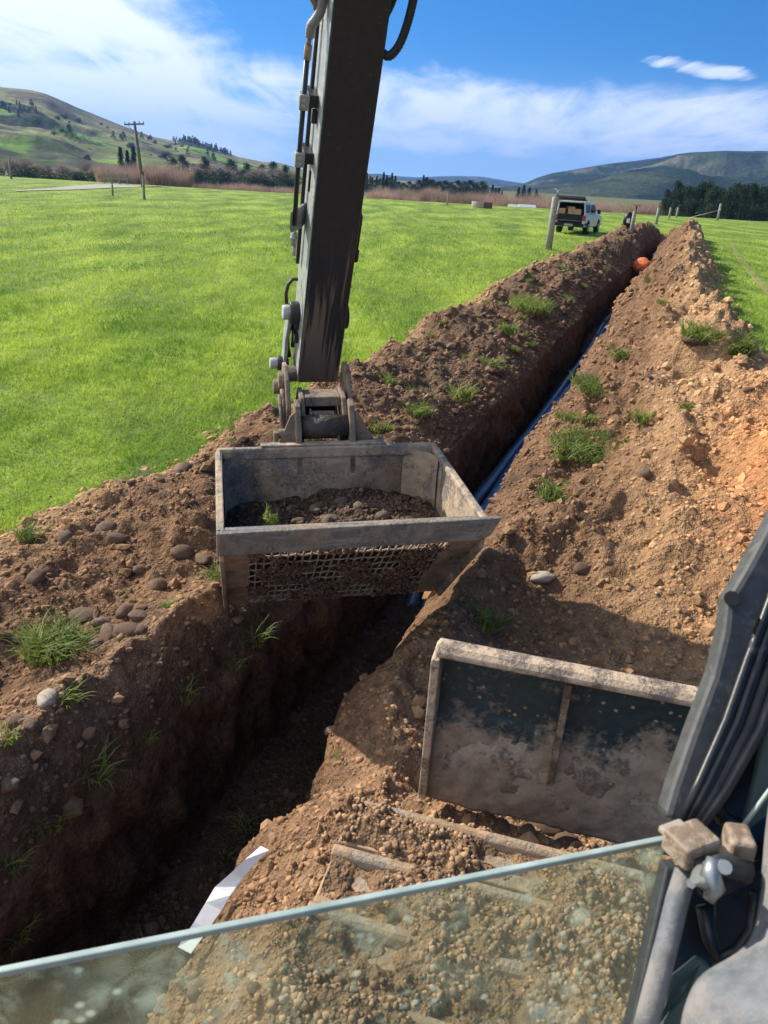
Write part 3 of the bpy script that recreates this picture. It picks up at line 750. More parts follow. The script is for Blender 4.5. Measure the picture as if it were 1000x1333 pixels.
# bright link bar down to hitch
MB().prism([(-.066, .11, .42), (-.066, .20, .42), (-.066, .28, .22), (-.066, .27, -.03), (-.066, .19, -.04), (-.066, .18, .2)], (.024, 0, 0)).build('linkage_bar', M_link, arm, MA, .006)
MB().cyl((-.145, .22, .0), (-.09, .22, .0), .034, 16).build('pin_head', M_pin, arm, MA, .005)
MB().cyl((-.10, .22, .0), (-.03, .22, .0), .045, 16).build('pin_boss', M_dark, arm, MA, .005)
MB().tube([(-.02, .18, .62), (-.05, .18, .62), (-.075, .17, .59), (-.085, .16, .54), (-.08, .15, .48)], .010, 8).build('grease_hose', M_hose, arm, MA)
MB().tube([(-.015, .2, .36), (-.04, .19, .30), (-.05, .2, .22), (-.04, .22, .12), (-.02, .24, .04)], .013, 8).tube([(-.01, .2, .34), (-.018, .19, .26), (-.015, .2, .14)], .010, 8).build('grease_hose', M_hose, arm, MA)
# hydraulic pipes and clamps
def hose(pts, r, m, name='hydraulic_hose', rib=False, parent=arm, Mx=MA):
    # smooth catmull path; ribbed sheath by alternating radius
    P = [Vector(p) for p in pts]; out = []
    for i in range(len(P)-1):
        p0, p1, p2, p3 = P[max(i-1, 0)], P[i], P[i+1], P[min(i+2, len(P)-1)]
        k = max(6, int((p2-p1).length/.006)) if rib else 8
        for j in range(k):
            s = j/k; out.append(.5*((2*p1)+(p2-p0)*s+(2*p0-5*p1+4*p2-p3)*s*s+(3*p1-p0-3*p2+p3)*s**3))
    out.append(P[-1])
    rr = [r*(1.0 if i % 2 else .86) for i in range(len(out))] if rib else r
    return MB().tube(out, rr, 10).build(name, m, parent, Mx)
MB().tube([(-.075, .12, .98), (-.078, .12, 1.25), (-.075, .12, 1.79)], .0125, 10).build('hydraulic_pipe', M_pipe_b, arm, MA)
MB().tube([(-.022, .22, .70), (-.024, .22, 1.3), (-.022, .22, 1.95)], .011, 10).build('hydraulic_pipe', M_pipe_b, arm, MA)
for z in (1.33, 1.60):
    c = MB().box((-.10, .095, z-.035), (-.052, .15, z+.035)).build('pipe_clamp', M_link, arm, MA, .005)
    MB().box((-.052, .12, z-.028), (-.002, .25, z+.028)).build('clamp_bracket', M_dark, arm, MA, .004)
    MB().cyl((-.078, .088, z+.012), (-.078, .097, z+.012), .010, 6).cyl((-.078, .088, z-.012), (-.078, .097, z-.012), .010, 6).build('clamp_bolt', M_pin, arm, MA)
MB().prism([(-.105, .10, 1.06), (-.105, .10, .97), (-.09, .12, .93), (-.05, .2, .94), (-.03, .2, 1.06)], (.07, .06, 0)).build('valve_block', M_link, arm, MA, .006)
MB().cyl((-.072, .13, .93), (-.066, .13, .86), .017, 10).cyl((-.066, .13, .86), (-.060, .13, .80), .012, 10).cyl((-.07, .13, .91), (-.069, .13, .895), .022, 6).build('pipe_fitting', M_pin, arm, MA)
MB().cyl((-.075, .12, 1.78), (-.074, .12, 1.84), .018, 6).cyl((-.074, .12, 1.84), (-.070, .12, 1.88), .011, 10).build('pipe_fitting', M_tan, arm, MA)
MB().box((-.03, .12, 1.50), (-.004, .155, 1.56)).build('pipe_clip', M_dark, arm, MA, .004)
MB().box((-.012, .15, 1.15), (-.004, .17, 1.26)).build('pipe_clip', M_black, arm, MA, .002)
hose([(-.070, .12, 1.87), (-.068, .12, 1.915), (-.045, .12, 1.95), (-.028, .12, 2.0), (-.022, .12, 2.15), (-.03, .13, 2.4), (-.05, .16, 2.8)], .023, M_hose_g, rib=True)
hose([(.0, .2, 1.95), (-.01, .17, 2.05), (.015, .12, 2.2), (.02, .12, 2.5)], .020, M_hose, rib=True)
MB().tube([(-.11, .16, 2.07), (-.085, .15, 2.04), (-.05, .14, 2.0), (-.04, .14, 1.97)], .018, 10).cyl((-.10, .16, 2.095), (-.115, .16, 2.075), .022, 8).build('pipe_elbow', M_tan, arm, MA)
hose([(wA-.01, .03, 1.87), (wA+.03, .02, 1.86), (wA+.075, .03, 1.92), (wA+.105, .05, 2.05), (wA+.11, .07, 2.2), (wA+.09, .1, 2.5)], .021, M_hose, rib=True)
hose([(wA-.01, .10, 1.98), (wA+.015, .10, 2.02), (wA+.035, .11, 2.10), (wA+.04, .13, 2.3), (wA+.03, .13, 2.5)], .021, M_hose, rib=True)
MB().prism([(wA+.002, .08, .86), (wA+.002, .08, 1.06), (wA+.002, .16, 1.08), (wA+.002, .18, .9)], (.03, 0, 0)).cyl((wA+.028, .1, .86), (wA+.028, .1, .79), .016, 10).build('pipe_clamp', M_dark, arm, MA, .004)

# --- bucket
BW = 1.2
MBk = Matrix.Translation(Vector((-.696, 2.98, .954))) @ rotM(R_(12.9), R_(2.6), R_(-.9))
BF = .946
mb = MB()
prof = [(BF, -.01), (.955, -.12), (.95, -.28), (.93, -.44), (.88, -.58), (.80, -.68), (.66, -.745)]
pi, po = [], []
for i, (f, z) in enumerate(prof):
    a = Vector(prof[max(i-1, 0)]); b = Vector(prof[min(i+1, len(prof)-1)]); d = (b-a).normalized(); nn = Vector((-d.y, d.x))
    pi.append((f, z)); po.append((f+nn.x*.016*(1 if nn.x > 0 else 1), z+nn.y*.016))
ring = [(0, f, z) for f, z in pi] + [(0, f, z) for f, z in reversed(po)]
vs = [(.0, *p[1:]) for p in ring] + [(BW, *p[1:]) for p in ring]; n = len(ring); fs = []
for i in range(n):
    j = (i+1) % n; fs.append((i, j, j+n, i+n))
for i in range(len(prof)-1): fs.append((i, n-1-i, n-2-i, i+1)); fs.append((i+n, i+1+n, n-2-i+n, n-1-i+n))
bucket = MB().add(vs, fs, True).build('bucket', M_bucket, EX, MBk)
# curved inner corners where back wall meets the sides
for s, x0 in ((1, .018), (-1, BW-.018)):
    V = []; k = 7; rr = .16
    for f, z in prof[:6]:
        for i in range(k):
            a = math.pi/2*i/(k-1); V.append((x0+s*(rr-rr*math.sin(a))*1.0, f-.004-rr*(1-math.cos(a)), z))
    F = []
    for r in range(5):
        for i in range(k-1):
            q = (r*k+i, r*k+i+1, (r+1)*k+i+1, (r+1)*k+i); F.append(q if s > 0 else tuple(reversed(q)))
    MB().add(V, F, True).build('corner_plate', M_bucket, bucket, MBk)
side = [(.012, -.012), (.30, -.002), (BF+.012, .012), (BF+.03, -.02), (.975, -.3), (.95, -.46), (.89, -.62), (.79, -.73), (.66, -.79), (.60, -.79), (.02, -.15)]
for x0 in (-.012, BW-.008):
    MB().prism([(x0, f, z) for f, z in side], (.02, 0, 0)).build('side_plate', M_bucket, bucket, MBk, .004)
# thickened top edge of the sides
for x0 in (-.02, BW-.016): MB().box((x0, .03, -.03), (x0+.036, BF-.01, .006)).build('side_rim', M_bucket, bucket, MBk, .007)
MB().box((-.01, BF-.012, -.05), (BW+.01, BF+.03, .018)).build('back_rim', M_bucket, bucket, MBk, .014, 3)
# cutting edge: plate across the front, pointed tail beyond the right side wall
MB().prism([(-.02, -.005, .004), (BW+.075, -.005, .014), (BW+.03, -.005, -.075), (BW-.03, -.005, -.10), (-.022, -.005, -.108)], (0, .03, 0)).build('cutting_edge', M_lip, bucket, MBk, .006)
for k in range(9):
    x_ = .08+k*.13
    MB().cyl((x_, -.014, -.075), (x_, -.004, -.075), .010, 6).build('lip_bolt', M_lip, bucket, MBk) if k % 4 == 1 else None
MB().tube([(.0+.012*k, .026+.0015*math.sin(k*2.1), .001) for k in range(102)], [.0045+.0015*math.sin(k*1.7) for k in range(102)], 6).build('weld_bead', M_lip, bucket, MBk)
MB().prism([(-.02, .024, .002), (-.02, .07, -.002), (-.02, .07, -.03), (-.02, .024, -.03)], (BW+.05, 0, 0)).build('lip_shelf', M_lip, bucket, MBk, .006)
# sloping bottom: two strips and a woven mesh between them
b0 = Vector((0, .02, -.10)); b1 = Vector((0, .63, -.76)); bd = b1-b0; bn = Vector((0, -bd.z, bd.y)).normalized()*-1
def bp(x, t, off=0): p = b0+bd*t+Vector((0, -bn.y, -bn.z))*off*-1; return Vector((x, p.y, p.z))
for xa, xb in ((0.0, .125), (BW-.16, BW)):
    q = [bp(xa, 0), bp(xb, 0), bp(xb, 1.05), bp(xa, 1.05)]
    MB().prism(q, (0, .012, .012)).build('bottom_strip', M_bucket, bucket, MBk, .004)
mb = MB(); nx, ny = 26, 9; xa, xb = .115, BW-.15
for i in range(nx+1):
    x = xa+(xb-xa)*i/nx; pts = []
    for j in range(ny*2+1):
        tt = j/(ny*2); pts.append(bp(x+.0015*math.sin(j*1.3+i), tt, .0035*(1 if (j//2+i) % 2 else -1)*(1 if j % 2 == 0 else 0)))
    mb.tube(pts, .0052, 5)
for j in range(ny+1):
    pts = []
    for i in range(nx*2+1):
        x = xa+(xb-xa)*i/(nx*2); pts.append(bp(x, j/ny+.003*math.sin(i*.9+j), .0035*(-1 if (i//2+j) % 2 else 1)*(1 if i % 2 == 0 else 0)))
    mb.tube(pts, .0052, 5)
mb.build('mesh_screen', M_mesh, bucket, MBk)
MB().prism([bp(xa-.01, .985), bp(xb+.01, .985), bp(xb+.01, 1.04), bp(xa-.01, 1.04)], (0, .014, .014)).build('bottom_rail', M_bucket, bucket, MBk, .004)
# load of soil and cobbles inside
gx, gy = 110, 80
X, Y = np.meshgrid(np.linspace(.02, BW-.02, gx), np.linspace(.10, BF-.01, gy))
zb = -.25 - .05*((X-.6)/.6)**2 + .05*np.exp(-((X-.8)/.3)**2) - .02*Y
zb = zb + fbm(X, Y, .25, 301, 4)*.05 + fbm(X, Y, .06, 305, 4)*.025
zb = zb - .30*sstep(.26, .06, Y)**1.2
zb = np.maximum(zb, -.10-1.082*(Y-.02)+.035); zb = np.where(Y > .9, np.maximum(zb, -.5), zb)
zb = np.minimum(zb-.02, -.15-.02*np.sin(X*9))
ii = np.arange(gx*gy).reshape(gy, gx); q = np.stack([ii[:-1, :-1], ii[:-1, 1:], ii[1:, 1:], ii[1:, :-1]], -1).reshape(-1, 4)
Mn = np.array(MBk); P = np.stack([X, Y, zb, np.ones_like(X)], -1).reshape(-1, 4) @ Mn.T
tint = np.broadcast_to(np.array([.105, .07, .048]), (gx*gy, 3)).copy(); tint *= (1+.9*sstep(.5, .9, X.reshape(-1))*(Y.reshape(-1) < .8))[:, None]  # left and back of the load kept darker, side wall's shadow painted in
o = np_mesh('soil_load', P[:, :3], q, M_soil, True, None, {'tint': tint}); tag(o, 'heap of damp soil lying inside the screening bucket', 'soil')
rs = random.Random(3)
for k in range(30):
    x, y = rs.uniform(.35, 1.12), rs.uniform(.30, .85); r = rs.uniform(.018, .036)
    zi = float(zb[min(gy-1, int((y-.06)/(BF-.07)*(gy-1))), min(gx-1, int((x-.02)/(BW-.04)*(gx-1)))])
    o = bpy.data.objects.new('stone', SM[rs.randrange(8)]); COL.objects.link(o)
    o.matrix_world = Matrix.Translation(MBk @ Vector((x, y, zi+r*.15))) @ Matrix.Rotation(rs.uniform(0, 6), 4, 'Z') @ Matrix.Diagonal((r*1.2, r*1.1, r, 1))
    tag(o, 'one of the damp cobbles lying on the soil inside the bucket', 'stone', 'cobbles in the bucket')
o = bpy.data.objects.new('grass_tuft', TM[1]); COL.objects.link(o); o.matrix_world = Matrix.Translation(MBk @ Vector((.24, .55, -.27))) @ Matrix.Rotation(1.1, 4, 'Y') @ Matrix.Diagonal((.9, .8, .6, 1)); tag(o, 'dark green grass lying on soil in left side of the bucket', 'grass clump')
def crumbs(n, fn, s0, s1, name, tintc, M=None, label=None):
    P = []; T = []
    for k in range(n):
        x, y, z = fn(); s = RNG.uniform(s0, s1)*(.4+.6*RNG.random())
        vv = IV*(1+.35*(RNG.random((12, 1))-.5))*s*(.7+.6*RNG.random((1, 3)))+np.array([x, y, z]); P.append(vv)
        T.append(np.tile(np.array(tintc)*(.6+.8*RNG.random()), (12, 1)))
    P = np.concatenate(P); 
    if M is not None: P = P @ np.array(M)[:3, :3].T + np.array(M)[:3, 3]
    F = (IF[None]+12*np.arange(n)[:, None, None]).reshape(-1, 3)
    return np_mesh(name, P, F, M_clod, True, None, {'tint': np.concatenate(T)})
def bfn():
    x, y = RNG.uniform(.04, BW-.04), RNG.uniform(.2, .9)
    return x, y, float(zb[min(gy-1, int((y-.06)/(BF-.07)*(gy-1))), min(gx-1, int((x-.02)/(BW-.04)*(gx-1)))])+.004
tag(crumbs(1500, bfn, .006, .018, 'soil_crumbs', (.14, .09, .06), MBk), kind='stuff')

def msp():
    while True:
        x = RNG.uniform(xa, xb); t_ = RNG.uniform(0, 1)
        if float(gnoise(x*5, t_*4, 909)) > -.05+.25*(t_ < .25): return tuple(bp(x, t_, .012))
xa, xb = .115, BW-.15
o = crumbs(1500, msp, .006, .016, 'clogged_mud', (.16, .105, .07), MBk); o.parent = bucket; o.matrix_parent_inverse = parent_world(bucket).inverted(); tag(o, kind='stuff')
# bucket ears (gussets) and quick hitch
XC = .585
for s in (-1, 1):
    xe = XC+s*.15
    MB().prism([(xe-.016, BF+.0, -.02), (xe-.016, BF+.04, .10), (xe-.016, BF+.10, .215), (xe-.016, BF+.17, .235), (xe-.016, BF+.26, .10), (xe-.016, BF+.24, -.35), (xe-.016, BF+.02, -.35)], (.032, 0, 0)).build('bucket_ear', M_hitch, bucket, MBk, .006)
    MB().prism([(xe+s*.018, BF+.075, .015), (xe+s*(.105 if s < 0 else .135), BF+.075, .015), (xe+s*.045, BF+.085, .16), (xe+s*.018, BF+.085, .19)], (0, .014, 0)).build('ear_gusset', M_hitch, bucket, MBk, .003)
MB().cyl((XC-.135, BF+.13, .085), (XC+.135, BF+.13, .085), .068, 22).build('bucket_pin_tube', M_drum, bucket, MBk)
MB().box((XC-.36, BF-.0, .018), (XC+.33, BF+.05, .03)).build('ear_base', M_bucket, bucket, MBk, .004)
hitch = MB()
hk = [(BF+.15, .05), (BF+.12, .15), (BF+.19, .235), (BF+.33, .255), (BF+.42, .16), (BF+.40, .0), (BF+.35, -.06), (BF+.2, -.05)]
for s in (-1, 1):
    xk = XC+s*.118 - .014
    hitch.prism([(xk, f, z) for f, z in hk], (.028, 0, 0))
hitch.box((XC-.104, BF+.21, .175), (XC+.104, BF+.36, .232))
hitch = hitch.build('quick_hitch', M_hitch, EX, MBk, .007)
for s in (-1, 1):   # flared outer cheeks beside arm
    xk = XC+(-.19 if s < 0 else .165)-.012
    MB().prism([(xk, BF+.24, -.02), (xk, BF+.22, .16), (xk, BF+.31, .30), (xk, BF+.40, .36), (xk, BF+.52, .35), (xk, BF+.58, .25), (xk, BF+.52, -.02)], (.026, 0, 0)).build('hitch_cheek', M_hitch, hitch, MBk, .007)
MB().cyl((XC-.262, BF+.42, .23), (XC-.20, BF+.42, .23), .042, 14).cyl((XC-.235, BF+.40, .27), (XC-.19, BF+.40, .27), .052, 14).build('hitch_pin', M_hitch, hitch, MBk, .005)
MB().cyl((XC-.235, BF+.30, .22), (XC-.225, BF+.16, .0), .011, 8).cyl((XC-.215, BF+.34, .24), (XC-.205, BF+.2, .0), .014, 8).build('lock_rod', M_hitch, hitch, MBk)
MB().cyl((XC-.26, BF+.10, .06), (XC-.19, BF+.10, .06), .026, 10).box((XC-.285, BF+.07, .0), (XC-.26, BF+.12, .075)).build('lock_bolt', M_hitch, hitch, MBk, .004)
MB().cyl((XC-.072, BF+.17, .135), (XC+.062, BF+.17, .135), .028, 14).box((XC-.078, BF+.12, .11), (XC-.066, BF+.2, .17)).build('lock_bar', M_hitch, hitch, MBk, .003)
MB().box((XC-.10, BF+.38, -.05), (XC+.10, BF+.40, .17)).build('hitch_back', M_black, hitch, MBk)
MB().cyl((XC-.17, BF+.72, .22), (XC+.15, BF+.72, .22), .05, 14).build('arm_pin', M_drum, hitch, MBk)
MB().box((XC+.07, BF+.07, .02), (XC+.085, BF+.10, .07)).build('lug', M_hitch, hitch, MBk, .004)
MB().box((XC+.30, BF+.05, .018), (XC+.33, BF+.08, .05)).build('lug', M_hitch, hitch, MBk, .004)

# --- dozer blade
MD = Matrix.Translation(Vector((.198, 2.157, .349))) @ rotM(R_(-13.1), R_(2.1), R_(.4))
bw, bh = 1.75, .654
gx, gz = 150, 60
X, Z = np.meshgrid(np.linspace(.0, bw, gx), np.linspace(-.02, bh-.03, gz))
# mud caked on the lower half of the back of the blade
edge = .30+.05*fbm(X, Z*0, .4, 401, 3)+.05*np.sin(X*3.0+.6)
mask = sstep(edge+.02, edge-.03, Z)
Y = .07 - mask*(.018+.04*sstep(.3, .0, Z)+.02*fbm(X, Z, .12, 403, 4)) - .006*fbm(X, Z, .05, 405, 4)
sheetV = [(x, y, z) for x, y, z in zip(X.ravel(), Y.ravel(), Z.ravel())] + [(x, .10, z) for x, z in zip(X.ravel(), Z.ravel())]
ii = np.arange(gx*gz).reshape(gz, gx); F = []
for a in range(gz-1):
    for b in range(gx-1):
        q = (ii[a, b], ii[a, b+1], ii[a+1, b+1], ii[a+1, b]); F.append(q); F.append(tuple(int(w)+gx*gz for w in reversed(q)))
n0 = gx*gz
for b in range(gx-1): F.append((ii[0, b], ii[0, b]+n0, ii[0, b+1]+n0, ii[0, b+1])); F.append((ii[-1, b+1], ii[-1, b+1]+n0, ii[-1, b]+n0, ii[-1, b]))
for a in range(gz-1): F.append((ii[a+1, 0], ii[a+1, 0]+n0, ii[a, 0]+n0, ii[a, 0])); F.append((ii[a, -1], ii[a, -1]+n0, ii[a+1, -1]+n0, ii[a+1, -1]))
blade = MB().add(sheetV, [tuple(int(w) for w in f) for f in F], True).build('dozer_blade', M_blade_p, EX, MD)
mud = MB(); xs = np.linspace(.025, bw, 90); 
V = []; zs = np.linspace(0, 1, 26)
for r, t_ in enumerate(zs):
    for x in xs:
        top = .235+.05*float(fbm(x, 0.3, .35, 411, 4))+.055*math.sin(x*3.2+.4)
        z = -.03+t_*(top+.03); k = math.sin(math.pi*min(1, t_*1.02))
        V.append((x, .066-.004-.040*k**.6*(1-.45*t_)-.020*float(fbm(x, z, .09, 415, 4))-.012*float(fbm(x, z, .03, 417, 3)), z))
F = []
for r in range(25):
    for b in range(89): F.append((r*90+b, r*90+b+1, (r+1)*90+b+1, (r+1)*90+b))
MB().add(V, F, True).build('caked_mud', M_wetmud, blade, MD)
MB().prism([(0, -.010, bh-.036), (0, -.010, bh-.016), (0, .010, bh+.0), (0, .06, bh+.002), (0, .08, bh-.036)], (bw, 0, 0)).build('top_rail', M_blade_rail, blade, MD, .012, 3)
MB().box((-.012, -.01, -.01), (.018, .11, bh-.045)).build('end_flange', M_blade_rail, blade, MD, .006)
MB().prism([(.425, .0, bh-.05), (.425, .085, bh-.05), (.425, .085, .16), (.425, .03, .14), (.425, .01, .26)], (.022, 0, 0)).build('rib', M_ribm, blade, MD, .003)
MB().prism([(1.15, .0, bh-.05), (1.15, .085, bh-.05), (1.15, .085, .24), (1.15, .05, .24), (1.15, .02, .34)], (.022, 0, 0)).build('rib', M_ribm, blade, MD, .003)
def bsp():
    x = RNG.uniform(.03, bw-.05); z = RNG.uniform(.0, .36)**1.0
    return x, .045+.03*(z > .22), z
o = crumbs(900, bsp, .003, .013, 'mud_lumps', (.25, .18, .125), MD); o.parent = blade; o.matrix_parent_inverse = parent_world(blade).inverted(); tag(o, kind='stuff')
# push arm toward the machine
MB().prism([(1.25, .0, .05), (1.25, -.9, -.15), (1.25, -.9, -.32), (1.25, .0, -.05)], (.12, 0, 0)).build('push_arm', M_mudcake, blade, MD, .01)

# --- track: shoes round the front idler and back along the top run
P0 = at(478, 1052, .60)
TYAW = R_(-14.5)
MT = Matrix.Translation(Vector((float(P0[0]), float(P0[1])+.14, .04))) @ Matrix.Rotation(TYAW, 4, 'Z')
tw = .86
track = MB().box((.06, -2.2, .12), (tw-.06, -.16, .50)).cyl((.10, -.28, .30), (tw-.10, -.28, .30), .24, 28).build('track', M_dark, EX, MT, .01)
R1 = .272; pitch = .20; cy, cz = -.28, .30
pathlen = []
def tpos(s):   # s: distance; 0 = top tangent above idler centre, negative = along top run backwards
    if s <= 0: return (cy+s, cz+R1, 0.0)
    a = s/R1
    if a < math.pi: return (cy+R1*math.sin(a), cz+R1*math.cos(a), -a)
    return (cy-(s-math.pi*R1), cz-R1, -math.pi)
for k in range(-12, 8):
    y, z, a = tpos(k*pitch+.05)
    Ms = MT @ Matrix.Translation((0, y, z)) @ Matrix.Rotation(a, 4, 'X')
    sh = MB()
    sh.box((0, -.093, -.012), (tw, .093, .012))
    sh.prism([(0, .045, .012), (0, .050, .038), (0, .060, .046), (0, .078, .046), (0, .088, .038), (0, .093, .012)], (tw, 0, 0))
    sh.build('track_shoe', M_track, track, Ms, .005)
# dry mud heaped over the shoes
gx, gy = 150, 220
X, Y = np.meshgrid(np.linspace(.01, tw, gx), np.linspace(-2.0, .03, gy))
top = np.array([tpos(float(y)-cy)[1] if y <= cy else cz+math.sqrt(max(0.0, R1**2-(y-cy)**2)) for y in Y[:, 0]])[:, None]
nz = fbm(X, Y, .30, 501, 4); ny_ = fbm(X, Y, .07, 505, 4)
grous = ((Y-cy-.05+.075) % pitch)/pitch
thick = .034+.085*nz+.024*ny_ + .016*np.sin(grous*math.pi)**2 + .018*sstep(.55, .2, X)*sstep(-.35, -.9, Y)*0+ .012*(grous < .28)
Zt = top+thick
Zt = np.minimum(Zt, top+.085)
ii = np.arange(gx*gy).reshape(gy, gx); q = np.stack([ii[:-1, :-1], ii[:-1, 1:], ii[1:, 1:], ii[1:, :-1]], -1).reshape(-1, 4)
Mn = np.array(MT); P = np.stack([X, Y, Zt, np.ones_like(X)], -1).reshape(-1, 4) @ Mn.T
o = np_mesh('caked_mud', P[:, :3], q, M_soil, True, None, {'tint': np.broadcast_to(np.array([.31, .19, .105]), (gx*gy, 3)).copy()})
o.parent = track; o.matrix_parent_inverse = parent_world(track).inverted()
def tfn():
    while True:
        i, j = RNG.integers(0, gy), RNG.integers(0, gx)
        if nz[i, j] > -.12: return X[i, j], Y[i, j], Zt[i, j]
o = crumbs(5200, tfn, .004, .015, 'soil_crumbs', (.32, .20, .115), MT); tag(o, kind='stuff')

# --- cab: lower front window, pillar, latch, console
g0 = Vector(at(0, 1262, 1.75).tolist()); g1 = Vector(at(868, 1094, 1.75).tolist())
lat = (g1-g0).normalized(); fwd = Vector((-lat.y, lat.x, 0)); upv = Vector((0, 0, 1)) + fwd*.10; upv.normalize()
MG = Matrix(((lat.x, fwd.x, upv.x, g1.x), (lat.y, fwd.y, upv.y, g1.y), (lat.z, fwd.z, upv.z, g1.z), (0, 0, 0, 1)))
win = MB().box((-1.0, 0, -.62), (0, .006, -.006)).build('front_window', M_glass, EX, MG)
MB().box((-1.0, -.0005, -.0055), (0, .0068, .0015)).build('glass_edge', M_gedge, win, MG, .0015)
def cpath(pts): return [W(*p) for p in pts]
def strip(name, pts, wpx, mat, thick=.03, bev=.004, parent=EX):
    """flat bar following pts (px, py, depth), its left edge there, width wpx photo px, thickness away from the viewer"""
    L = [W(x, y, d) for x, y, d in pts]; Rr = [W(x+w_, y+w_*.25, d) for (x, y, d), w_ in zip(pts, wpx)]
    L2 = [W(x, y, d)+thick*CF for x, y, d in pts]; R2 = [W(x+w_, y+w_*.25, d)+thick*CF for (x, y, d), w_ in zip(pts, wpx)]
    n = len(L); V = L+Rr+L2+R2; F = []
    for i in range(n-1):
        F += [(i, i+n, i+1+n, i+1), (i+2*n, i+1+2*n, i+1+3*n, i+3*n), (i, i+1, i+1+2*n, i+2*n), (i+n, i+3*n, i+1+3*n, i+1+n)]
    F += [(0, 2*n, 3*n, n), (n-1, 2*n-1, 4*n-1, 3*n-1)]
    return MB().add([tuple(p) for p in V], F, False).build(name, mat, parent, None, bev, 2)
pil = strip('cab_pillar', [(1075,545,.90),(1000,690,.85),(972,742,.83),(948,782,.82),(944,822,.81),(930,880,.80),(900,960,.78),(876,1030,.76),(866,1066,.75)], [60,55,50,50,42,40,40,34,24], M_pillar, .03, .006)
def off(pts, dx, dd): return [W(x+dx, y+dx*.25, d+dd) for x, y, d in pts]
pl_ = [(1075,545,.90),(1000,690,.85),(966,770,.83),(936,850,.81),(908,930,.79),(882,1010,.77),(868,1062,.755)]
for dx, r, m, nm in ((38, .0055, M_rubber, 'door_seal'), (51, .0065, M_rubber, 'door_seal'), (66, .006, M_hose, 'door_seal'), (80, .007, M_hose, 'door_seal')):
    pp = [W(x+dx*(1 if i < 5 else (.75 if i == 5 else .45)), y+dx*.25, d-.008) for i, (x, y, d) in enumerate(pl_)]
    MB().tube(pp, r, 10).build(nm, m, pil)
MB().cyl(W(953, 779, .805), W(953, 779, .83), .008, 12).build('pillar_screw', M_black, pil)
# dark inner door panel behind the seals, with side glass edge
pan = MB().prism([W(980,780,.86), W(1090,560,.9), W(1250,560,.9), W(1250,1150,.8), W(985,1150,.80), (W(905,1080,.80)), W(915,1020,.8)], (CF*.03).tolist()).build('door_frame', M_rubber, EX, None, .004)
MB().prism([W(985,1010,.785), W(1005,900,.80), W(1100,700,.82), W(1180,700,.82), W(1180,1020,.75), W(1030,1040,.77), W(965,1090,.77)], (CF*.01).tolist()).build('side_window', M_trim, pan, None, .003)
MB().tube([W(958,1088,.755), W(985,1052,.755), W(1020,1005,.755), W(1100,900,.76)], .0025, 8).build('glass_edge', M_gedge, pan)
MB().tube([W(935,1010,.79), W(928,1040,.785), W(940,1065,.78), W(960,1075,.78)], .008, 8).tube([W(990,860,.80), W(955,940,.79), W(930,1010,.785)], .006, 8).build('door_seal', M_rubber, pan)
M_padm = simple('pad', (.36, .31, .25), .7, 0, .2, 20, .1)
def cabM(px, py, d, yaw=0.0, pit=0.0): return Matrix.Translation(Vector(W(px, py, d).tolist())) @ MG.to_3x3().to_4x4() @ Matrix.Rotation(yaw, 4, 'Z') @ Matrix.Rotation(pit, 4, 'X')
MB().box((-.012, -.02, -.014), (.012, .012, .012)).build('hinge_plate', M_tan, pan, cabM(960, 1093, .735, -.4), .005, 3)
lb_ = MB().box((-.022, -.012, -.013), (.018, .020, .011)).build('window_latch', M_tan, EX, cabM(906, 1101, .69, .15), .004, 3)
MB().box((-.014, -.012, -.003), (.012, .014, .004)).build('latch_pad', M_padm, lb_, cabM(886, 1087, .6975, .15), .002)
for qx, qy in ((900, 1150), (968, 1140)): MB().cyl(W(qx, qy, .685), W(qx, qy, .675), .0045, 6).build('latch_screw', M_chrome, lb_)
MB().tube([W(930,1118,.66), W(925,1140,.655), (W(932,1156,.655)), W(922,1172,.655)], [.006, .009, .008, .005], 10).cyl(W(908,1138,.66), W(926,1150,.66), .009, 10).cyl(W(940,1128,.67), W(944,1129,.65), .006, 10).build('latch_lever', M_chrome, lb_)
MB().tube([W(905,1132,.675), W(940,1126,.675), W(975,1135,.675)], .010, 10).build('latch_bar', M_dark, lb_)
br = MB().prism([W(898,1128,.70), W(935,1112,.70), W(978,1128,.70), W(986,1150,.69), W(925,1178,.69), W(912,1168,.69)], (CF*.04).tolist()).build('latch_bracket', M_rubber, EX, None, .006, 3)
# lower frame: gasket tube, dark channel, recess
MB().tube([W(893,1136,.70), W(882,1172,.69), W(868,1230,.675), W(850,1300,.66), W(832,1370,.65)], .010, 12).build('window_gasket', M_plastic, pil)
MB().prism([W(868,1130,.735), W(884,1130,.735), W(820,1400,.66), W(808,1400,.66)], (CF*.02).tolist()).build('window_channel', M_dark, pil, None, .002)
lf = MB().prism([W(890,1140,.72), W(935,1165,.72), W(930,1400,.68), W(836,1400,.68)], (CF*.03).tolist()).build('lower_frame', M_rubber, EX, None, .004)
rec = MB().prism([W(905,1150,.76), W(1060,1120,.76), W(1060,1290,.74), W(905,1290,.74)], (CF*.02).tolist()).build('door_pocket', M_black, EX)
MB().tube([W(916,1180,.70), W(925,1225,.695), W(936,1250,.69), W(962,1238,.685), W(981,1210,.685), W(983,1160,.69)], .007, 10).build('pocket_rim', M_rubber, rec)
MB().prism([W(846,1345,.67), W(880,1275,.67), W(912,1248,.68), W(930,1262,.67), W(900,1300,.66), W(885,1345,.65)], (CF*.01).tolist()).build('trim_strip', M_trim, EX, None, .004)
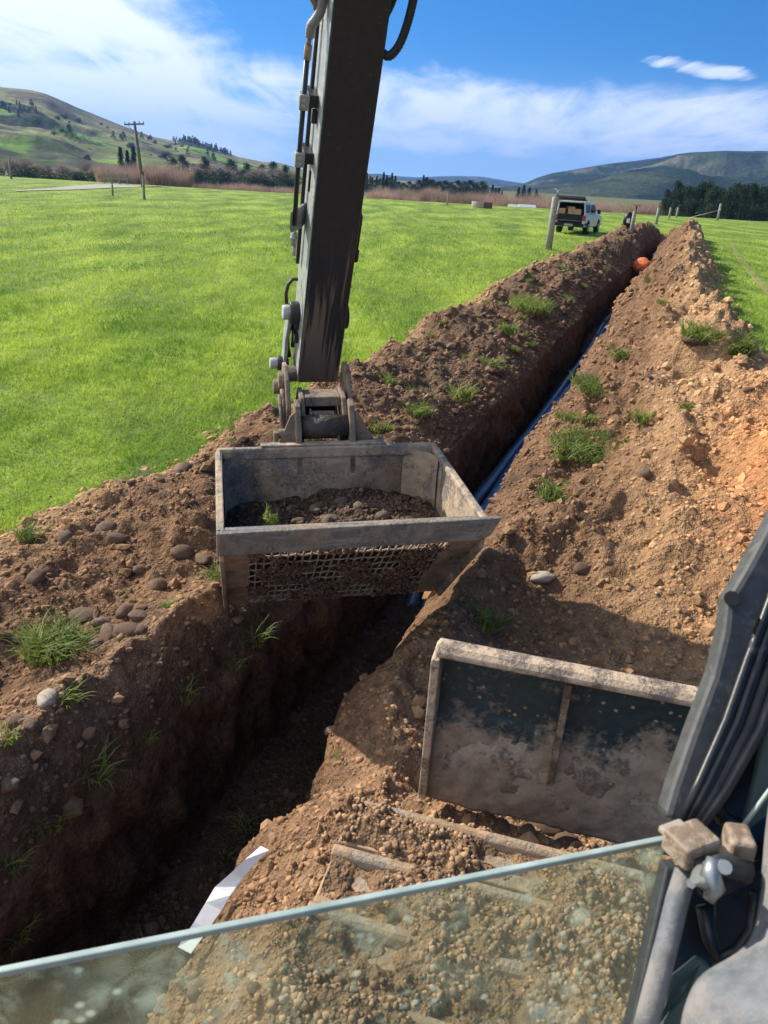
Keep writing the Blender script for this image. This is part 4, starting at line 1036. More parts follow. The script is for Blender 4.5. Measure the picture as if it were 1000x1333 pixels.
# moulded side console: smooth ridge up the right edge and a rounded shoulder
cps = [(1010,1000,.64),(1000,1045,.635),(994,1100,.63),(990,1160,.62),(984,1205,.61),(970,1236,.60),(935,1254,.595),(908,1270,.59),(893,1300,.585),(882,1345,.58)]
V = []; F = []; nr = 9
for i, (x, y, d) in enumerate(cps):
    # direction inward (to the lower right)
    for j in range(nr):
        s_ = j/(nr-1); a = s_*math.pi/2
        V.append(tuple(W(x+190*s_**1.3+ (0), y+ (60*s_ if i > 5 else 10*s_), d+.05*(1-math.sin(a))-.035*s_)))
for i in range(len(cps)-1):
    for j in range(nr-1): F.append((i*nr+j, (i+1)*nr+j, (i+1)*nr+j+1, i*nr+j+1))
con = MB().add(V, F, True).build('side_console', M_plastic, EX)
sd = con.modifiers.new('sub', 'SUBSURF'); sd.levels = 2; sd.render_levels = 2
so = con.modifiers.new('sol', 'SOLIDIFY'); so.thickness = .012

# ------------------------------------------------------------------ posts
M_post = simple('post_timber', (.30, .28, .235), .85, 0, .3, 9, .5)
M_pole = simple('pole_timber', (.15, .13, .115), .85, 0, .3, 3, .4)
def proj(P):
    q = np.array(P, float)-CC; d = q @ CF; return 500+1000*(q @ CR)/d, 666.5-1000*(q @ CU)/d
def height_to(x, y, z, topy):
    lo, hi = 0, 40
    for _ in range(40):
        m = (lo+hi)/2
        if proj((x, y, z+m))[1] > topy: lo = m
        else: hi = m
    return lo
def fence_post(bx, by, ty, wpx, label, top=None, cat='fence post', group='timber posts standing in the field'):
    q = hit(bx, by, 20); z = q[2]; h = height_to(q[0], q[1], z, ty); d = (q-CC) @ CF; r = wpx*d/1000/2
    e = empty('fence_post', q); tag(e, label, cat, group)
    Mx = Matrix.Translation(Vector(q.tolist()))
    MB().tube([(0, 0, -.3), (0, 0, h*.5), (.01, 0, h-.02), (.01, 0, h)], [r*1.05, r, r*.95, r*.8], 12).build('timber', M_post, e, Mx)
    if top:
        MB().cyl((r*.6, 0, h-.25), (r*.6, 0, h+.22), .018, 6).build('riser_pipe', M_black, e, Mx)
        MB().tube([(r*.6-.16, 0, h+.30), (r*.6, 0, h+.22), (r*.6+.16, 0, h+.30)], .02, 6).cyl((r*.6, 0, h+.12), (r*.6, 0, h+.24), .045, 8).build('sprinkler_head', M_pin if top == 1 else M_rust, e, Mx)
    return q, h, e
fence_post(714, 325, 256, 8.5, 'nearest round timber post, leaning into view in front of the white vehicle', 1)
fence_post(822, 301, 275, 5, 'timber post beside the black bag behind the heap end', 2)
fence_post(854, 292, 271, 4, 'third timber post, standing just behind the end of the heap', 2)
fence_post(871, 284, 270, 2.6, 'left one of two close thin posts before the pine trees', 2)
fence_post(880.5, 283.5, 270, 2.6, 'right one of two close thin posts before the pine trees', 2)
fence_post(805, 276.5, 268, 2, 'tiny far post left of the pine belt, before pink willows')
q6, h6, e6 = fence_post(934, 287, 265, 3, 'stay braced post with white insulator before dark pines')
MB().tube([(0, -.05, h6*.66), (0, -.12, h6*.66)], [.12, .12], 10).build('insulator', simple('insul', (.75, .75, .72), .4), e6, Matrix.Translation(Vector(q6.tolist())))
qa = hit(897, 283.5, 20); MB().cyl((0, 0, h6*.62), tuple((qa-q6).tolist()), .03, 6).build('stay_rod', M_post, e6, Matrix.Translation(Vector(q6.tolist())))
fence_post(188, 260, 228, 3.4, 'grey post with dark sprinkler in front of power pole', 2)
fence_post(147, 255, 240, 2.6, 'short lone post left of the grey post, on the lawn')
fence_post(15, 233, 206, 2.6, 'tall thin post at the far left of the field')
fence_post(582, 267, 252, 1.8, 'pale thin post before the bare willows in the middle')
fence_post(284, 247, 236, 1.2, 'tiny thin post left of the arm at field edge')
# power pole
q = hit(186.5, 243.5, 20); h = height_to(q[0], q[1], q[2], 158); e = empty('power_pole', q); tag(e, 'tall leaning timber power pole with crossarm at the left of the field', 'power pole')
Mx = Matrix.Translation(Vector(q.tolist())) @ Matrix.Rotation(R_(-4.5), 4, 'Y')
MB().tube([(0, 0, -.5), (0, 0, h)], [.20, .14], 12).build('pole', M_pole, e, Mx)
MB().box((-1.05, -.18, h-.35), (1.05, -.06, h-.2)).build('crossarm', M_pole, e, Mx)
for x in (-1.0, -.55, .55, 1.0): MB().cyl((x, -.12, h-.2), (x, -.12, h-.0), .06, 8).build('insulator', M_pin, e, Mx)
MB().cyl((0, -.05, h-1.2), (-.7, -.12, h-.35), .03, 6).build('brace', M_pole, e, Mx)
# rail fence
q0 = hit(136, 238.5, 20); q1 = hit(166, 240.5, 20); e = empty('rail_fence', q0); tag(e, 'weathered two rail timber fence beside gravel track at the left', 'fence')
Mx = Matrix.Translation(Vector(q0.tolist())); dv = q1-q0
for k in range(4):
    p = dv*k/3; MB().box((p[0]-.09, p[1]-.09, -.2), (p[0]+.09, p[1]+.09, 1.15)).build('post', M_post, e, Mx)
for zz in (.95, .5): MB().prism([(0, -.12, zz), (0, -.12, zz+.13), (0, -.09, zz+.13), (0, -.09, zz)], tuple(dv.tolist())).build('rail', M_post, e, Mx)
M_white = simple('white_paint', (.62, .63, .64), .4, 0, .08, 5, .05, .4)
q = hit(172.5, 239, 20); e = empty('white_sign', q); tag(e, 'blank pale sign board low beside the foot of the power pole', 'sign')
Mx = Matrix.Translation(Vector(q.tolist())); MB().box((-.75, -.03, .25), (.75, .03, .95)).build('board', M_white, e, Mx, .01)
for x in (-.6, .6): MB().box((x-.04, .03, -.1), (x+.04, .09, .9)).build('leg', M_post, e, Mx)
# gravel farm track on the field, left
def sheet(name, pix, mat, dz=.03, kind='structure'):
    P = [hit(x, y, 20) for x, y in pix]; n = len(P)//2; V = []; F = []; K = 8
    for i in range(n):
        a, b = P[i], P[len(P)-1-i]
        for k in range(K+1):
            c = a+(b-a)*k/K; V.append((c[0], c[1], hgt(c[0], c[1])+dz))
    for i in range(n-1):
        for k in range(K): F.append((i*(K+1)+k, (i+1)*(K+1)+k, (i+1)*(K+1)+k+1, i*(K+1)+k+1))
    o = MB().add(V, F, True).build(name, mat); tag(o, kind=kind); return o
M_gravel = simple('gravel', (.33, .30, .26), .95, 0, .25, 1.5, .4)
sheet('farm_track', [(20,249.5),(60,248.2),(90,247.6),(120,246.4),(150,244.8),(180,243.8),(210,243.2),(210,241.5),(180,241),(150,240.5),(125,240.3),(95,242.5),(60,246),(20,248.5)], M_gravel, .05)
M_yel = blade_mat('yellowed_grass', (.36, .36, .10), (.5, .46, .18), (.5, .45, .25))
sheet('wheel_track', [(1010,385),(985,360),(965,335),(955,318),(950,318),(958,335),(976,360),(998,385)], M_yel, .035)
# trough, sheds, black bag, far bushes
t = NT('concrete'); M_conc = t.fin(t.ramp(t.noise(t.obj(), 3, 4, .6), [(.3, (.30, .24, .18)), (.7, (.42, .35, .27))]), .85, 0, None, .2)
q = hit(626, 270.5, 20); tr = MB(); rr = 1.0
e = empty('water_trough', q); tag(e, 'round tan concrete water trough at the far edge of the field', 'trough'); Mx = Matrix.Translation(Vector(q.tolist()))
MB().tube([(0, 0, -.05), (0, 0, .62)], [rr, rr*1.03], 28).build('tank', M_conc, e, Mx, .03)
MB().tube([(0, 0, .621), (0, 0, .64)], [rr*.9, rr*.9], 28).build('water_surface', M_black, e, Mx)
MB().box((rr*.2, -rr*1.05, .0), (rr*1.1, -rr*.6, .60)).build('valve_cover', M_rust, e, Mx, .03)
for px, w_, lb in ((672, 2.1, 'left one of two tiny white sheds beyond the field edge'), (686, 2.4, 'right one of two tiny white sheds beyond the field edge')):
    r_ = 128; az, _ = azel(px, 268); x, y = r_*math.sin(az), r_*math.cos(az); zt = CAMH+r_*azel(px, 267)[1]; zb_ = -3.0
    e = empty('shed', (x, y, zb_)); tag(e, lb, 'shed', None); Mx = Matrix.Translation((x, y, zb_)); hh = zt-zb_
    MB().box((-w_/2, -1, 0), (w_/2, 1, hh-.25)).build('wall', M_white, e, Mx)
    MB().prism([(-w_/2-.1, -1.1, hh-.25), (-w_/2-.1, 1.1, hh-.25), (-w_/2-.1, 0, hh+.1)], (w_+.2, 0, 0)).build('roof', simple('shed_roof', (.4, .42, .43), .5), e, Mx)
me = stone_mesh(51, 2, 1.0).copy(); me.materials[0] = simple('bag_black', (.012, .012, .014), .45, 0, .3, 5, .6)
q = hit(817, 294.5, 20); e = empty('black_bag', q); tag(e, 'bulging black bag with pale front standing by the second timber post', 'bag')
ob = link('sack', me, None, e, Matrix.Translation(Vector((q[0], q[1], q[2]+.28))) @ Matrix.Diagonal((.22, .2, .32, 1))); reg(ob)
MB().prism([(-.14, -.235, .16), (.0, -.26, .14), (.0, -.26, .36), (-.14, -.235, .34)], (0, .02, 0)).build('pale_patch', M_white, e, Matrix.Translation(Vector(q.tolist())), .008)

# ------------------------------------------------------------------ white vehicle
t = NT('car_white'); M_cw = t.fin((.72, .74, .77), .25, 0, None, .5)
t = NT('car_glass'); M_cg = t.fin((.012, .016, .022), .08, 0, None, .6)
t = NT('tail_red'); M_red = t.fin((.45, .015, .015), .3, 0, None, .5)
M_tyre = simple('tyre', (.02, .02, .021), .8, 0, .2, 20, .2)
M_rim = simple('rim', (.32, .33, .34), .35, .8, .1, 10, .05)
M_card = simple('cardboard', (.48, .30, .17), .8, 0, .15, 5, .1)
q = hit(739, 305.0, 20); CY = -R_(24)
MC = Matrix.Translation(Vector(q.tolist())) @ Matrix.Rotation(CY, 4, 'Z') @ Matrix.Scale(.95, 4)
car = empty('white_ute', q); tag(car, 'white four wheel drive with open tailgate and raised rear hatch parked on the grass', 'car')
w2 = .92
# body shell: lower body with wheel arches cut as profile
def arch(c, r=.46, z=.40): return [(c+r*math.cos(a), z+r*math.sin(a)*.95) for a in [math.pi*k/8 for k in range(8, -1, -1)]]
lower = [(.0, .55), (.05, .45)] + [(y_, z_) for y_, z_ in arch(1.15)] + [(y_, z_) for y_, z_ in arch(4.35)] + [(5.2, .45), (5.28, .62), (5.2, 1.0), (4.2, 1.14), (3.9, 1.16), (.02, 1.12)]
body = MB().prism([(-w2, y_, z_) for y_, z_ in lower], (2*w2, 0, 0)).build('body', M_cw, car, MC, .08, 4)
cab_ = [(1.75, 1.13), (1.80, 1.72), (2.2, 1.80), (3.1, 1.78), (3.95, 1.17)]
MB().prism([(-w2+.10, y_, z_) for y_, z_ in cab_], (2*w2-.20, 0, 0)).build('cabin', M_cw, car, MC, .09, 4)
# canopy shell: open box (sides, roof, front)
cn = MB()
cn.box((-w2+.05, .06, 1.121), (-w2+.11, 1.74, 1.78)).box((w2-.11, .06, 1.121), (w2-.05, 1.74, 1.78)).box((-w2+.05, .06, 1.78), (w2-.05, 1.74, 1.85)).box((-w2+.11, 1.64, 1.121), (w2-.11, 1.7, 1.779))
cn.build('canopy', M_cw, car, MC, .02, 2)
for s in (-1, 1):
    xo = s*(w2-.05) if s > 0 else -w2+.05-.01
    MB().prism([(xo, .35, 1.25), (xo, .30, 1.70), (xo, 1.55, 1.70), (xo, 1.55, 1.25)], (.01, 0, 0)).build('canopy_window', M_cg, car, MC, .003)
    xo = (w2-.10) if s > 0 else -w2+.10-.012
    MB().prism([(xo, 1.95, 1.22), (xo, 1.98, 1.66), (xo, 2.6, 1.70), (xo, 2.6, 1.22)], (.012, 0, 0)).build('side_window', M_cg, car, MC, .003)
    MB().prism([(xo, 2.7, 1.22), (xo, 2.7, 1.70), (xo, 3.08, 1.70), (xo, 3.65, 1.22)], (.012, 0, 0)).build('side_window', M_cg, car, MC, .003)
    MB().box((s*(w2+.02) if s > 0 else -w2-.22, 3.35, 1.16), (s*(w2+.22) if s > 0 else -w2-.02, 3.5, 1.42)).build('wing_mirror', M_black, car, MC, .03)
    MB().box((s*w2-.16 if s > 0 else -w2-.015, -.03, .80), (w2+.015 if s > 0 else -w2+.16, .12, 1.10)).build('tail_light', M_red, car, MC, .02)
    MB().box((w2-.005 if s > 0 else -w2-.035, .02, .55), (w2+.035 if s > 0 else -w2+.005, .62, .68)).build('side_trim', M_black, car, MC, .01)
    for wy in (1.15, 4.35):
        x0, x1 = (w2-.24, w2+.03) if s > 0 else (-w2-.03, -w2+.24)
        wh = MB().tube([(x0, wy, .40), (x0+.03, wy, .40), (x1-.03, wy, .40), (x1, wy, .40)], [.34, .40, .40, .34], 24).build('wheel', M_tyre, car, MC)
        xr = x1+.004 if s > 0 else x0-.004
        MB().tube([(xr-.02*s, wy, .40), (xr, wy, .40)], [.25, .22], 16).build('rim', M_rim, wh, MC)
        MB().tube([(xr-.03*s-.0, wy, .40), (xr-.36*s, wy, .40)], [.10, .10], 8).build('hub', M_black, wh, MC)
# load bed seen through the open back: dark interior lining
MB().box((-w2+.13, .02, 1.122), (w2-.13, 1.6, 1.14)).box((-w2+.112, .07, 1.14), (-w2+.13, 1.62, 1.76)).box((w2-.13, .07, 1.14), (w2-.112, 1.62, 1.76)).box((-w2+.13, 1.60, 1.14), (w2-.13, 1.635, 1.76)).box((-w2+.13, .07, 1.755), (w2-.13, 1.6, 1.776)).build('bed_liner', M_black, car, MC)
MB().box((-w2+.17, -.50, .76), (w2-.17, -.01, .82)).build('tailgate', M_dark, car, MC, .015)
MB().box((-w2+.05, -.16, .46), (w2-.05, .03, .66)).build('rear_bumper', M_black, car, MC, .03)
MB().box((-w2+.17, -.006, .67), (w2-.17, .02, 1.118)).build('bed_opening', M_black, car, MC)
MB().box((-.26, -.172, .50), (.26, -.162, .62)).build('number_plate', M_pin, car, MC, .004)
MH = MC @ Matrix.Translation((0, .08, 1.88)) @ Matrix.Rotation(R_(-16), 4, 'X')
hatch = MB().box((-w2+.07, -.72, 0), (w2-.07, 0, .05)).box((-w2+.07, -.76, -.06), (w2-.07, -.70, .07)).build('rear_hatch', M_dark, car, MH, .015)
MB().box((-w2+.16, -.64, .052), (w2-.16, -.06, .057)).build('hatch_glass', M_cg, hatch, MH)
for x in (-w2+.12, w2-.12): MB().cyl((x, .08, 1.6), (x, -.4, 1.88), .012, 6).build('gas_strut', M_dark, car, MC)
MB().box((-.5, 2.2, 1.81), (.5, 2.3, 1.90)).build('light_bar', M_black, car, MC, .01)
for i, (x, y_, sx, sy, sz, lb) in enumerate([(-.58, .12, .42, .4, .30, 'small cardboard box at left in the back of the white vehicle'), (.02, .10, .40, .4, .40, 'tall cardboard box in the middle of the white vehicle load'), (.42, .02, .36, .4, .30, 'cardboard box at right end of the white vehicle load'), (-.2, .7, .5, .5, .42, 'shaded box deep inside the white vehicle')]):
    b = MB().box((x-sx/2, y_, 1.142), (x+sx/2, y_+sy, 1.142+sz)).box((x-.02, y_-.004, 1.15), (x+.02, y_-.001, 1.142+sz)).build('cardboard_box', M_card, None, MC, .006); tag(b, lb, 'box')

for part in KIDS.get(car.name, []):
    for o_ in [part]+KIDS.get(part.name, []):
        if o_.type == 'MESH' and o_.name.split('.')[0] != 'rear_hatch' and not o_.get('slim'):
            o_['slim'] = 1
            for vx in o_.data.vertices:
                if vx.co.z > 1.13 and o_.name.split('.')[0] != 'hatch_glass': vx.co.x *= 1-.17*(vx.co.z-1.13)
            del o_['slim']
# ------------------------------------------------------------------ valley floor and hills
def ground_mat(name, stops, scale, bumpd=.5, spec=.1):
    t = NT(name); p = t.pos(); n = t.noise(p, scale, 8, .62)
    return t.fin(t.ramp(n, stops), .95, 0, t.bump(t.noise(p, scale*6, 6, .6), .6, bumpd), spec)
M_valley = ground_mat('valley', [(.35, (.09, .10, .035)), (.5, (.14, .13, .055)), (.65, (.10, .14, .03))], .02)
ring = []; nA = 72
V = []; F = []
rr = [0, 60, 150, 400, 1200, 4000, 9000]
for k, r_ in enumerate(rr):
    for a in range(nA): V.append((r_*math.sin(2*math.pi*a/nA), r_*math.cos(2*math.pi*a/nA), -3.1))
for k in range(len(rr)-1):
    for a in range(nA):
        b = (a+1) % nA; F.append((k*nA+a, (k+1)*nA+a, (k+1)*nA+b, k*nA+b))
o = MB().add(V, F).build('valley_floor', M_valley); tag(o, kind='structure')

def hill_mat(name, bump_d, scale):
    t = NT(name); p = t.pos(); c = t.attr('tint')
    n = t.noise(p, scale, 8, .65); n2 = t.noise(p, scale*7, 5, .6)
    col = t.mix(1.0, c, t.ramp(n, [(.3, .6), (.5, 1.0), (.7, 1.35)]), 'MULTIPLY')
    col = t.mix(1.0, col, t.ramp(n2, [(.3, .75), (.7, 1.25)]), 'MULTIPLY')
    return t.fin(col, .95, 0, t.bump(t.math('ADD', n, t.math('MULTIPLY', n2, .4)), .8, bump_d), .1)
def hill(name, sil, r0, r1, namp, nsc, colfn, mat, naz=500, nt=110, z0=-3.2, shape=.8, seed=600):
    xs = np.array([s[0] for s in sil], float); ys = np.array([s[1] for s in sil], float)
    X = np.linspace(xs[0], xs[-1], naz); Y = np.interp(X, xs, ys)
    az = np.empty(naz); te = np.empty(naz)
    for i in range(naz): az[i], te[i] = azel(X[i], Y[i])
    T = np.concatenate([np.linspace(0, 1, nt), np.linspace(1.03, 1.6, 16)])
    A, TT = np.meshgrid(az, T); E = np.broadcast_to(te, A.shape)
    wob = 1+.10*fbm(A*6, TT*0, 1, seed, 3)
    Rr = (r0+(r1-r0)*TT)*wob
    zc = CAMH+E*r1*wob
    x, y = Rr*np.sin(A), Rr*np.cos(A)
    rid = fbm(x, y, nsc, seed+1, 5, True); sm = fbm(x, y, nsc*2.2, seed+9, 4)
    env = np.sin(np.clip(TT, 0, 1)*math.pi)**.8
    te0 = (z0-CAMH)/(r0*wob)
    g_ = np.clip(TT, 0, 1)**shape
    z = CAMH+(te0+(E-te0)*g_)*Rr + (rid*.5+sm)*namp*env*np.clip((zc-z0)/np.max(zc-z0), .15, 1)
    z = np.where(TT > 1, zc-(zc-z0)*.9*(TT-1)/.6, z)
    lim = CAMH+E*Rr*.985-1.0
    z = np.where(TT < .97, np.minimum(z, np.maximum(lim, z0)), z)
    tint = colfn(A, TT, x, y, rid, sm, X[None]+0*A)
    nv_, nu_ = A.shape; ii = np.arange(nv_*nu_).reshape(nv_, nu_)
    q = np.stack([ii[:-1, :-1], ii[:-1, 1:], ii[1:, 1:], ii[1:, :-1]], -1).reshape(-1, 4)
    o = np_mesh(name, np.stack([x, y, z], -1).reshape(-1, 3), q, mat, True, None, {'tint': tint.reshape(-1, 3)}); tag(o, kind='structure')
    return (az, T, x, y, z)
def lerpc(a, b, w): return a*(1-w[..., None])+np.array(b)*w[..., None]
def left_cols(A, T, x, y, rid, sm, px):
    c = np.broadcast_to(np.array([.19, .18, .075]), A.shape+(3,)).copy()
    n = fbm(x, y, 130, 701, 5)
    c = lerpc(c, [.11, .10, .055], sstep(.05, .4, -n))
    c = lerpc(c, [.15, .20, .05], sstep(.05, .25, n+.2*(1-T))*(T < .75)*.7)
    pad = sstep(.0, .15, fbm(x, y, 90, 705, 2))*sstep(.62, .5, T)
    c = lerpc(c, [.12, .25, .025], pad*.9)
    c = lerpc(c, [.035, .05, .022], sstep(.45, .75, rid)*.0+sstep(.2, .45, -rid)*.5)
    scr = sstep(.02, .2, fbm(x, y, 45, 711, 4))*sstep(.6, .25, T); c = lerpc(c, [.10, .08, .065], scr*.85)
    scr = sstep(.12, .25, fbm(x, y*1.6, 38, 731, 4))*sstep(.75, .5, T); c = lerpc(c, [.025, .035, .018], scr*.85)
    bank = sstep(.02, .05, T)*sstep(.20, .13, T)*sstep(.0, .2, fbm(x, y, 60, 713, 3)+.1); c = lerpc(c, [.03, .035, .022], bank*.85)
    fo = sstep(.0, .12, fbm(x, y, 70, 721, 4)+.25-((px-20)/90)**2*1.0-((T-.55)/.22)**2*.9); c = lerpc(c, [.013, .026, .012], fo)
    fo = sstep(.0, .12, fbm(x, y, 50, 725, 4)+.3-((px-262)/55)**2*.9-((T-.95)/.28)**2); c = lerpc(c, [.016, .030, .013], fo)
    fo = sstep(.0, .12, fbm(x, y, 50, 727, 4)+.1-((px-345)/60)**2*.9-((T-.6)/.5)**2); c = lerpc(c, [.03, .04, .02], fo)
    return c
def right_cols(A, T, x, y, rid, sm, px):
    c = np.broadcast_to(np.array([.012, .026, .014]), A.shape+(3,)).copy()
    n = fbm(x, y, 260, 801, 5)
    c = lerpc(c, [.045, .060, .026], sstep(.05, .3, n)*.8)
    c = lerpc(c, [.008, .018, .010], sstep(.0, .25, fbm(x, y, 70, 815, 4)))
    cl = sstep(.18, .30, fbm(x, y, 110, 805, 5)-.25*np.abs(T-.4)); c = lerpc(c, [.17, .155, .10], cl*sstep(.9, .55, T)*.6)
    c = lerpc(c, [.014, .026, .012], sstep(.1, .4, -rid)*.6)
    c = lerpc(c, [.07, .08, .045], sstep(.1, .35, fbm(x, y, 100, 811, 4))*sstep(.5, .2, T)*.6)
    return c
M_hl = hill_mat('left_hill', 3.0, .03); M_hr = hill_mat('right_hill', 14.0, .02)
silL = [(-500,150),(-300,120),(-150,100),(-60,104),(0,113),(40,117),(60,122),(85,133),(100,140),(150,160),(180,171),(200,178),(225,183),(240,181),(260,186),(290,196),(310,204),(340,210),(365,212),(400,222),(440,228),(490,231),(530,236),(560,240)]
HL = hill('hill', silL, 330, 950, 26, 110, left_cols, M_hl, 560, 120, shape=.85, seed=610)
silM = [(330,226),(400,225),(450,226),(495,226),(515,229),(542,231),(570,230),(600,230),(630,231),(660,236),(690,240),(730,245),(780,250)]
HM = hill('hill', silM, 2400, 4200, 60, 500, right_cols, M_hr, 200, 50, seed=640)
silR = [(600,243),(650,243),(672,241),(684,238),(700,231),(720,225),(745,221),(780,215),(800,212),(830,209),(860,205),(885,200),(905,198),(944,196),(1000,197),(1080,188),(1200,190),(1400,230),(1600,260)]
HR = hill('hill', silR, 800, 2300, 130, 300, right_cols, M_hr, 560, 130, shape=.8, seed=670)

# ------------------------------------------------------------------ trees
def leafmat(name, lo, hi, tr=.25):
    t = NT(name); p = t.pos(); n = t.noise(p, .9, 4, .6); oi = t.node('ShaderNodeObjectInfo').outputs['Random']
    col = t.ramp(n, [(.3, lo), (.7, hi)]); col = t.mix(1.0, col, t.ramp(oi, [(0, .7), (1, 1.3)]), 'MULTIPLY')
    t.fin(col, .8, 0, None, .15)
    b = t.node('ShaderNodeBsdfTranslucent'); t.L(col, b.inputs[0]); mx = t.node('ShaderNodeMixShader'); mx.inputs[0].default_value = tr
    t.L(t.b.outputs[0], mx.inputs[1]); t.L(b.outputs[0], mx.inputs[2]); t.L(mx.outputs[0], t.out.inputs[0]); return t.m
M_pine = leafmat('pine_needles', (.018, .034, .014), (.04, .065, .022))
M_fir = leafmat('dark_needles', (.010, .022, .012), (.022, .042, .018))
M_twig = leafmat('pink_twigs', (.27, .18, .145), (.50, .35, .28), .3)
M_twig2 = leafmat('grey_twigs', (.22, .17, .15), (.36, .28, .24), .3)
M_bushg = leafmat('bush_leaves', (.03, .045, .018), (.07, .085, .03))
M_bark = simple('bark', (.12, .09, .07), .9, 0, .3, 3, .4)
def tri_cloud(P, size, rs, flat=.4):
    n = len(P); a = rs.normal(size=(n, 3)); a /= np.linalg.norm(a, axis=1)[:, None]; b = rs.normal(size=(n, 3)); b -= (b*a).sum(1)[:, None]*a; b /= np.linalg.norm(b, axis=1)[:, None]
    s = size*(.5+rs.random((n, 1)))
    V = np.stack([P-a*s, P+a*s, P+b*s*1.3], 1).reshape(-1, 3); return V
def crown_mesh(kind, seed):
    rs = np.random.default_rng(seed)
    if kind == 'pine':      # unit height, bushy radiata outline
        P = []
        for k in range(34):
            z = .12+.86*rs.random()**.9; rad = .30*(1-z)**.62+.02; a = rs.random()*6.28; q = rad*(.45+.6*rs.random())
            c = np.array([q*math.cos(a), q*math.sin(a), z]); m = 60
            P.append(c+rs.normal(size=(m, 3))*np.array([.055, .055, .04]))
        for k in range(6): P.append(np.array([0, 0, .80+.035*k])+rs.normal(size=(24, 3))*np.array([.03*(1-.12*k), .03*(1-.12*k), .022]))
        V = tri_cloud(np.concatenate(P), .018, rs)
    elif kind == 'fir':
        P = []
        for k in range(26):
            z = .08+.9*k/26; rad = .21*(1-z)**.85+.012
            for b in range(9):
                a = rs.random()*6.28; L = rad*(.7+.45*rs.random())
                tt = rs.random((12, 1)); P.append(np.array([0, 0, z])+tt*np.array([L*math.cos(a), L*math.sin(a), -.05*L/.2])+rs.normal(size=(12, 3))*.012)
        V = tri_cloud(np.concatenate(P), .016, rs)
    elif kind == 'willow':  # bare upright shoots
        V = []
        for k in range(1000):
            a = rs.random()*6.28; r0 = .05+.25*rs.random()**.7; z0 = .12+.4*rs.random(); L = .22+.40*rs.random()
            b = np.array([r0*math.cos(a), r0*math.sin(a), z0]); d = np.array([.28*math.cos(a)+.2*rs.normal(), .28*math.sin(a)+.2*rs.normal(), 1.0]); d /= np.linalg.norm(d)
            e = b+d*L*(1.0 if z0+L < 1 else (1-z0)/L); s = np.array([rs.normal(), rs.normal(), 0]); s *= .005/np.linalg.norm(s); V += [b-s, b+s, e]
        V = np.array(V)
    elif kind == 'bare':
        V = []
        for k in range(1500):
            u = rs.normal(size=3); u /= np.linalg.norm(u); u[2] = abs(u[2])*.9; b = np.array([0, 0, .38])+u*np.array([.25, .25, .35])*rs.random()**.5
            e = b+(u+rs.normal(size=3)*.5)*.13; e[2] = min(e[2], 1.0); s = rs.normal(size=3); s *= .005/np.linalg.norm(s); V += [b-s, b+s, e]
        V = np.array(V)
    else:                   # bush
        P = []
        for k in range(16):
            a = rs.random()*6.28; q = .35*rs.random()**.6; P.append(np.array([q*math.cos(a), q*math.sin(a), .2+.55*rs.random()*(1-q)])+rs.normal(size=(60, 3))*np.array([.10, .10, .08]))
        P = np.concatenate(P); P[:, 2] = np.clip(P[:, 2], 0, 1); V = tri_cloud(P, .035, rs)
    return V
def tree_proto(kind, seed, mat):
    V = crown_mesh(kind, seed); F = np.arange(len(V)).reshape(-1, 3)
    me = bpy.data.meshes.new('crown'); me.from_pydata(V.tolist(), [], F.tolist()); me.materials.append(mat)
    rs = random.Random(seed); mb = MB(); mb.tube([(0, 0, -.02), (.005, 0, .3), (0, .005, .75 if kind in ('pine', 'fir') else .5)], [.022, .016, .006], 6)
    if kind in ('willow', 'bare'):
        for k in range(9):
            a = rs.random()*6.28; mb.tube([(0, 0, .12+.03*k), (.08*math.cos(a), .08*math.sin(a), .3+.03*k), (.16*math.cos(a), .16*math.sin(a), .6+.02*k)], [.009, .006, .002], 5)
    tm = bpy.data.meshes.new('trunk'); tm.from_pydata(mb.v, [], mb.f); tm.materials.append(M_bark)
    return me, tm
PR = {}
for kind, mats in (('pine', [M_pine]), ('fir', [M_fir]), ('willow', [M_twig]), ('bare', [M_twig2]), ('bush', [M_bushg])):
    PR[kind] = [tree_proto(kind, 900+i+len(kind)*10, mats[0]) for i in range(4)]
rs = random.Random(77)
def tree(kind, px, topy, r, wid, label, group, name, cat='tree', zb=None, mats=None):
    az, te = azel(px, topy); x, y = r*math.sin(az), r*math.cos(az)
    if zb is None: zb = -3.1
    h = CAMH+te*r-zb
    if h < .5: return
    e = bpy.data.objects.new(name, None); COL.objects.link(e); e.location = (x, y, zb); e.scale = (h*wid, h*wid, h); e.rotation_euler = (0, 0, rs.uniform(0, 6.28))
    tag(e, label, cat, group)
    cm, tm = PR[kind][rs.randrange(4)]
    c = bpy.data.objects.new('crown', cm); COL.objects.link(c); c.parent = e
    t_ = bpy.data.objects.new('trunk', tm); COL.objects.link(t_); t_.parent = e
x = 868
while x < 1075:   # pine belt, right
    for row, (r_, dy) in enumerate(((140, 3), (158, -3))):
        ty = 243+(x-870)*.012+rs.uniform(-4.5, 4.5)+dy + (9 if x < 880 else 0)
        tree('pine', x+rs.uniform(-3, 3), ty, r_+rs.uniform(-4, 4), .8, 'one of the dark green pines in the belt right of the willows', 'pines in the belt on the right', 'pine_tree')
    x += 9.5
x = 486
while x < 868:    # bare pink willows
    ty = 242+(x-486)*.052+rs.uniform(-5, 6)+(2.5 if x > 700 else 0)
    tree('willow', x, ty, 150+rs.uniform(-12, 20), 1.15, 'one of the leafless pinkish willows along the far side of the field', 'bare pink willows beyond the field', 'willow_tree')
    tree('bare' if rs.random() < .5 else 'willow', x+4, ty-1+rs.uniform(-2, 2), 190+rs.uniform(-12, 20), 1.1, 'one of the leafless pinkish willows along the far side of the field', 'bare pink willows beyond the field', 'willow_tree')
    x += 8.2
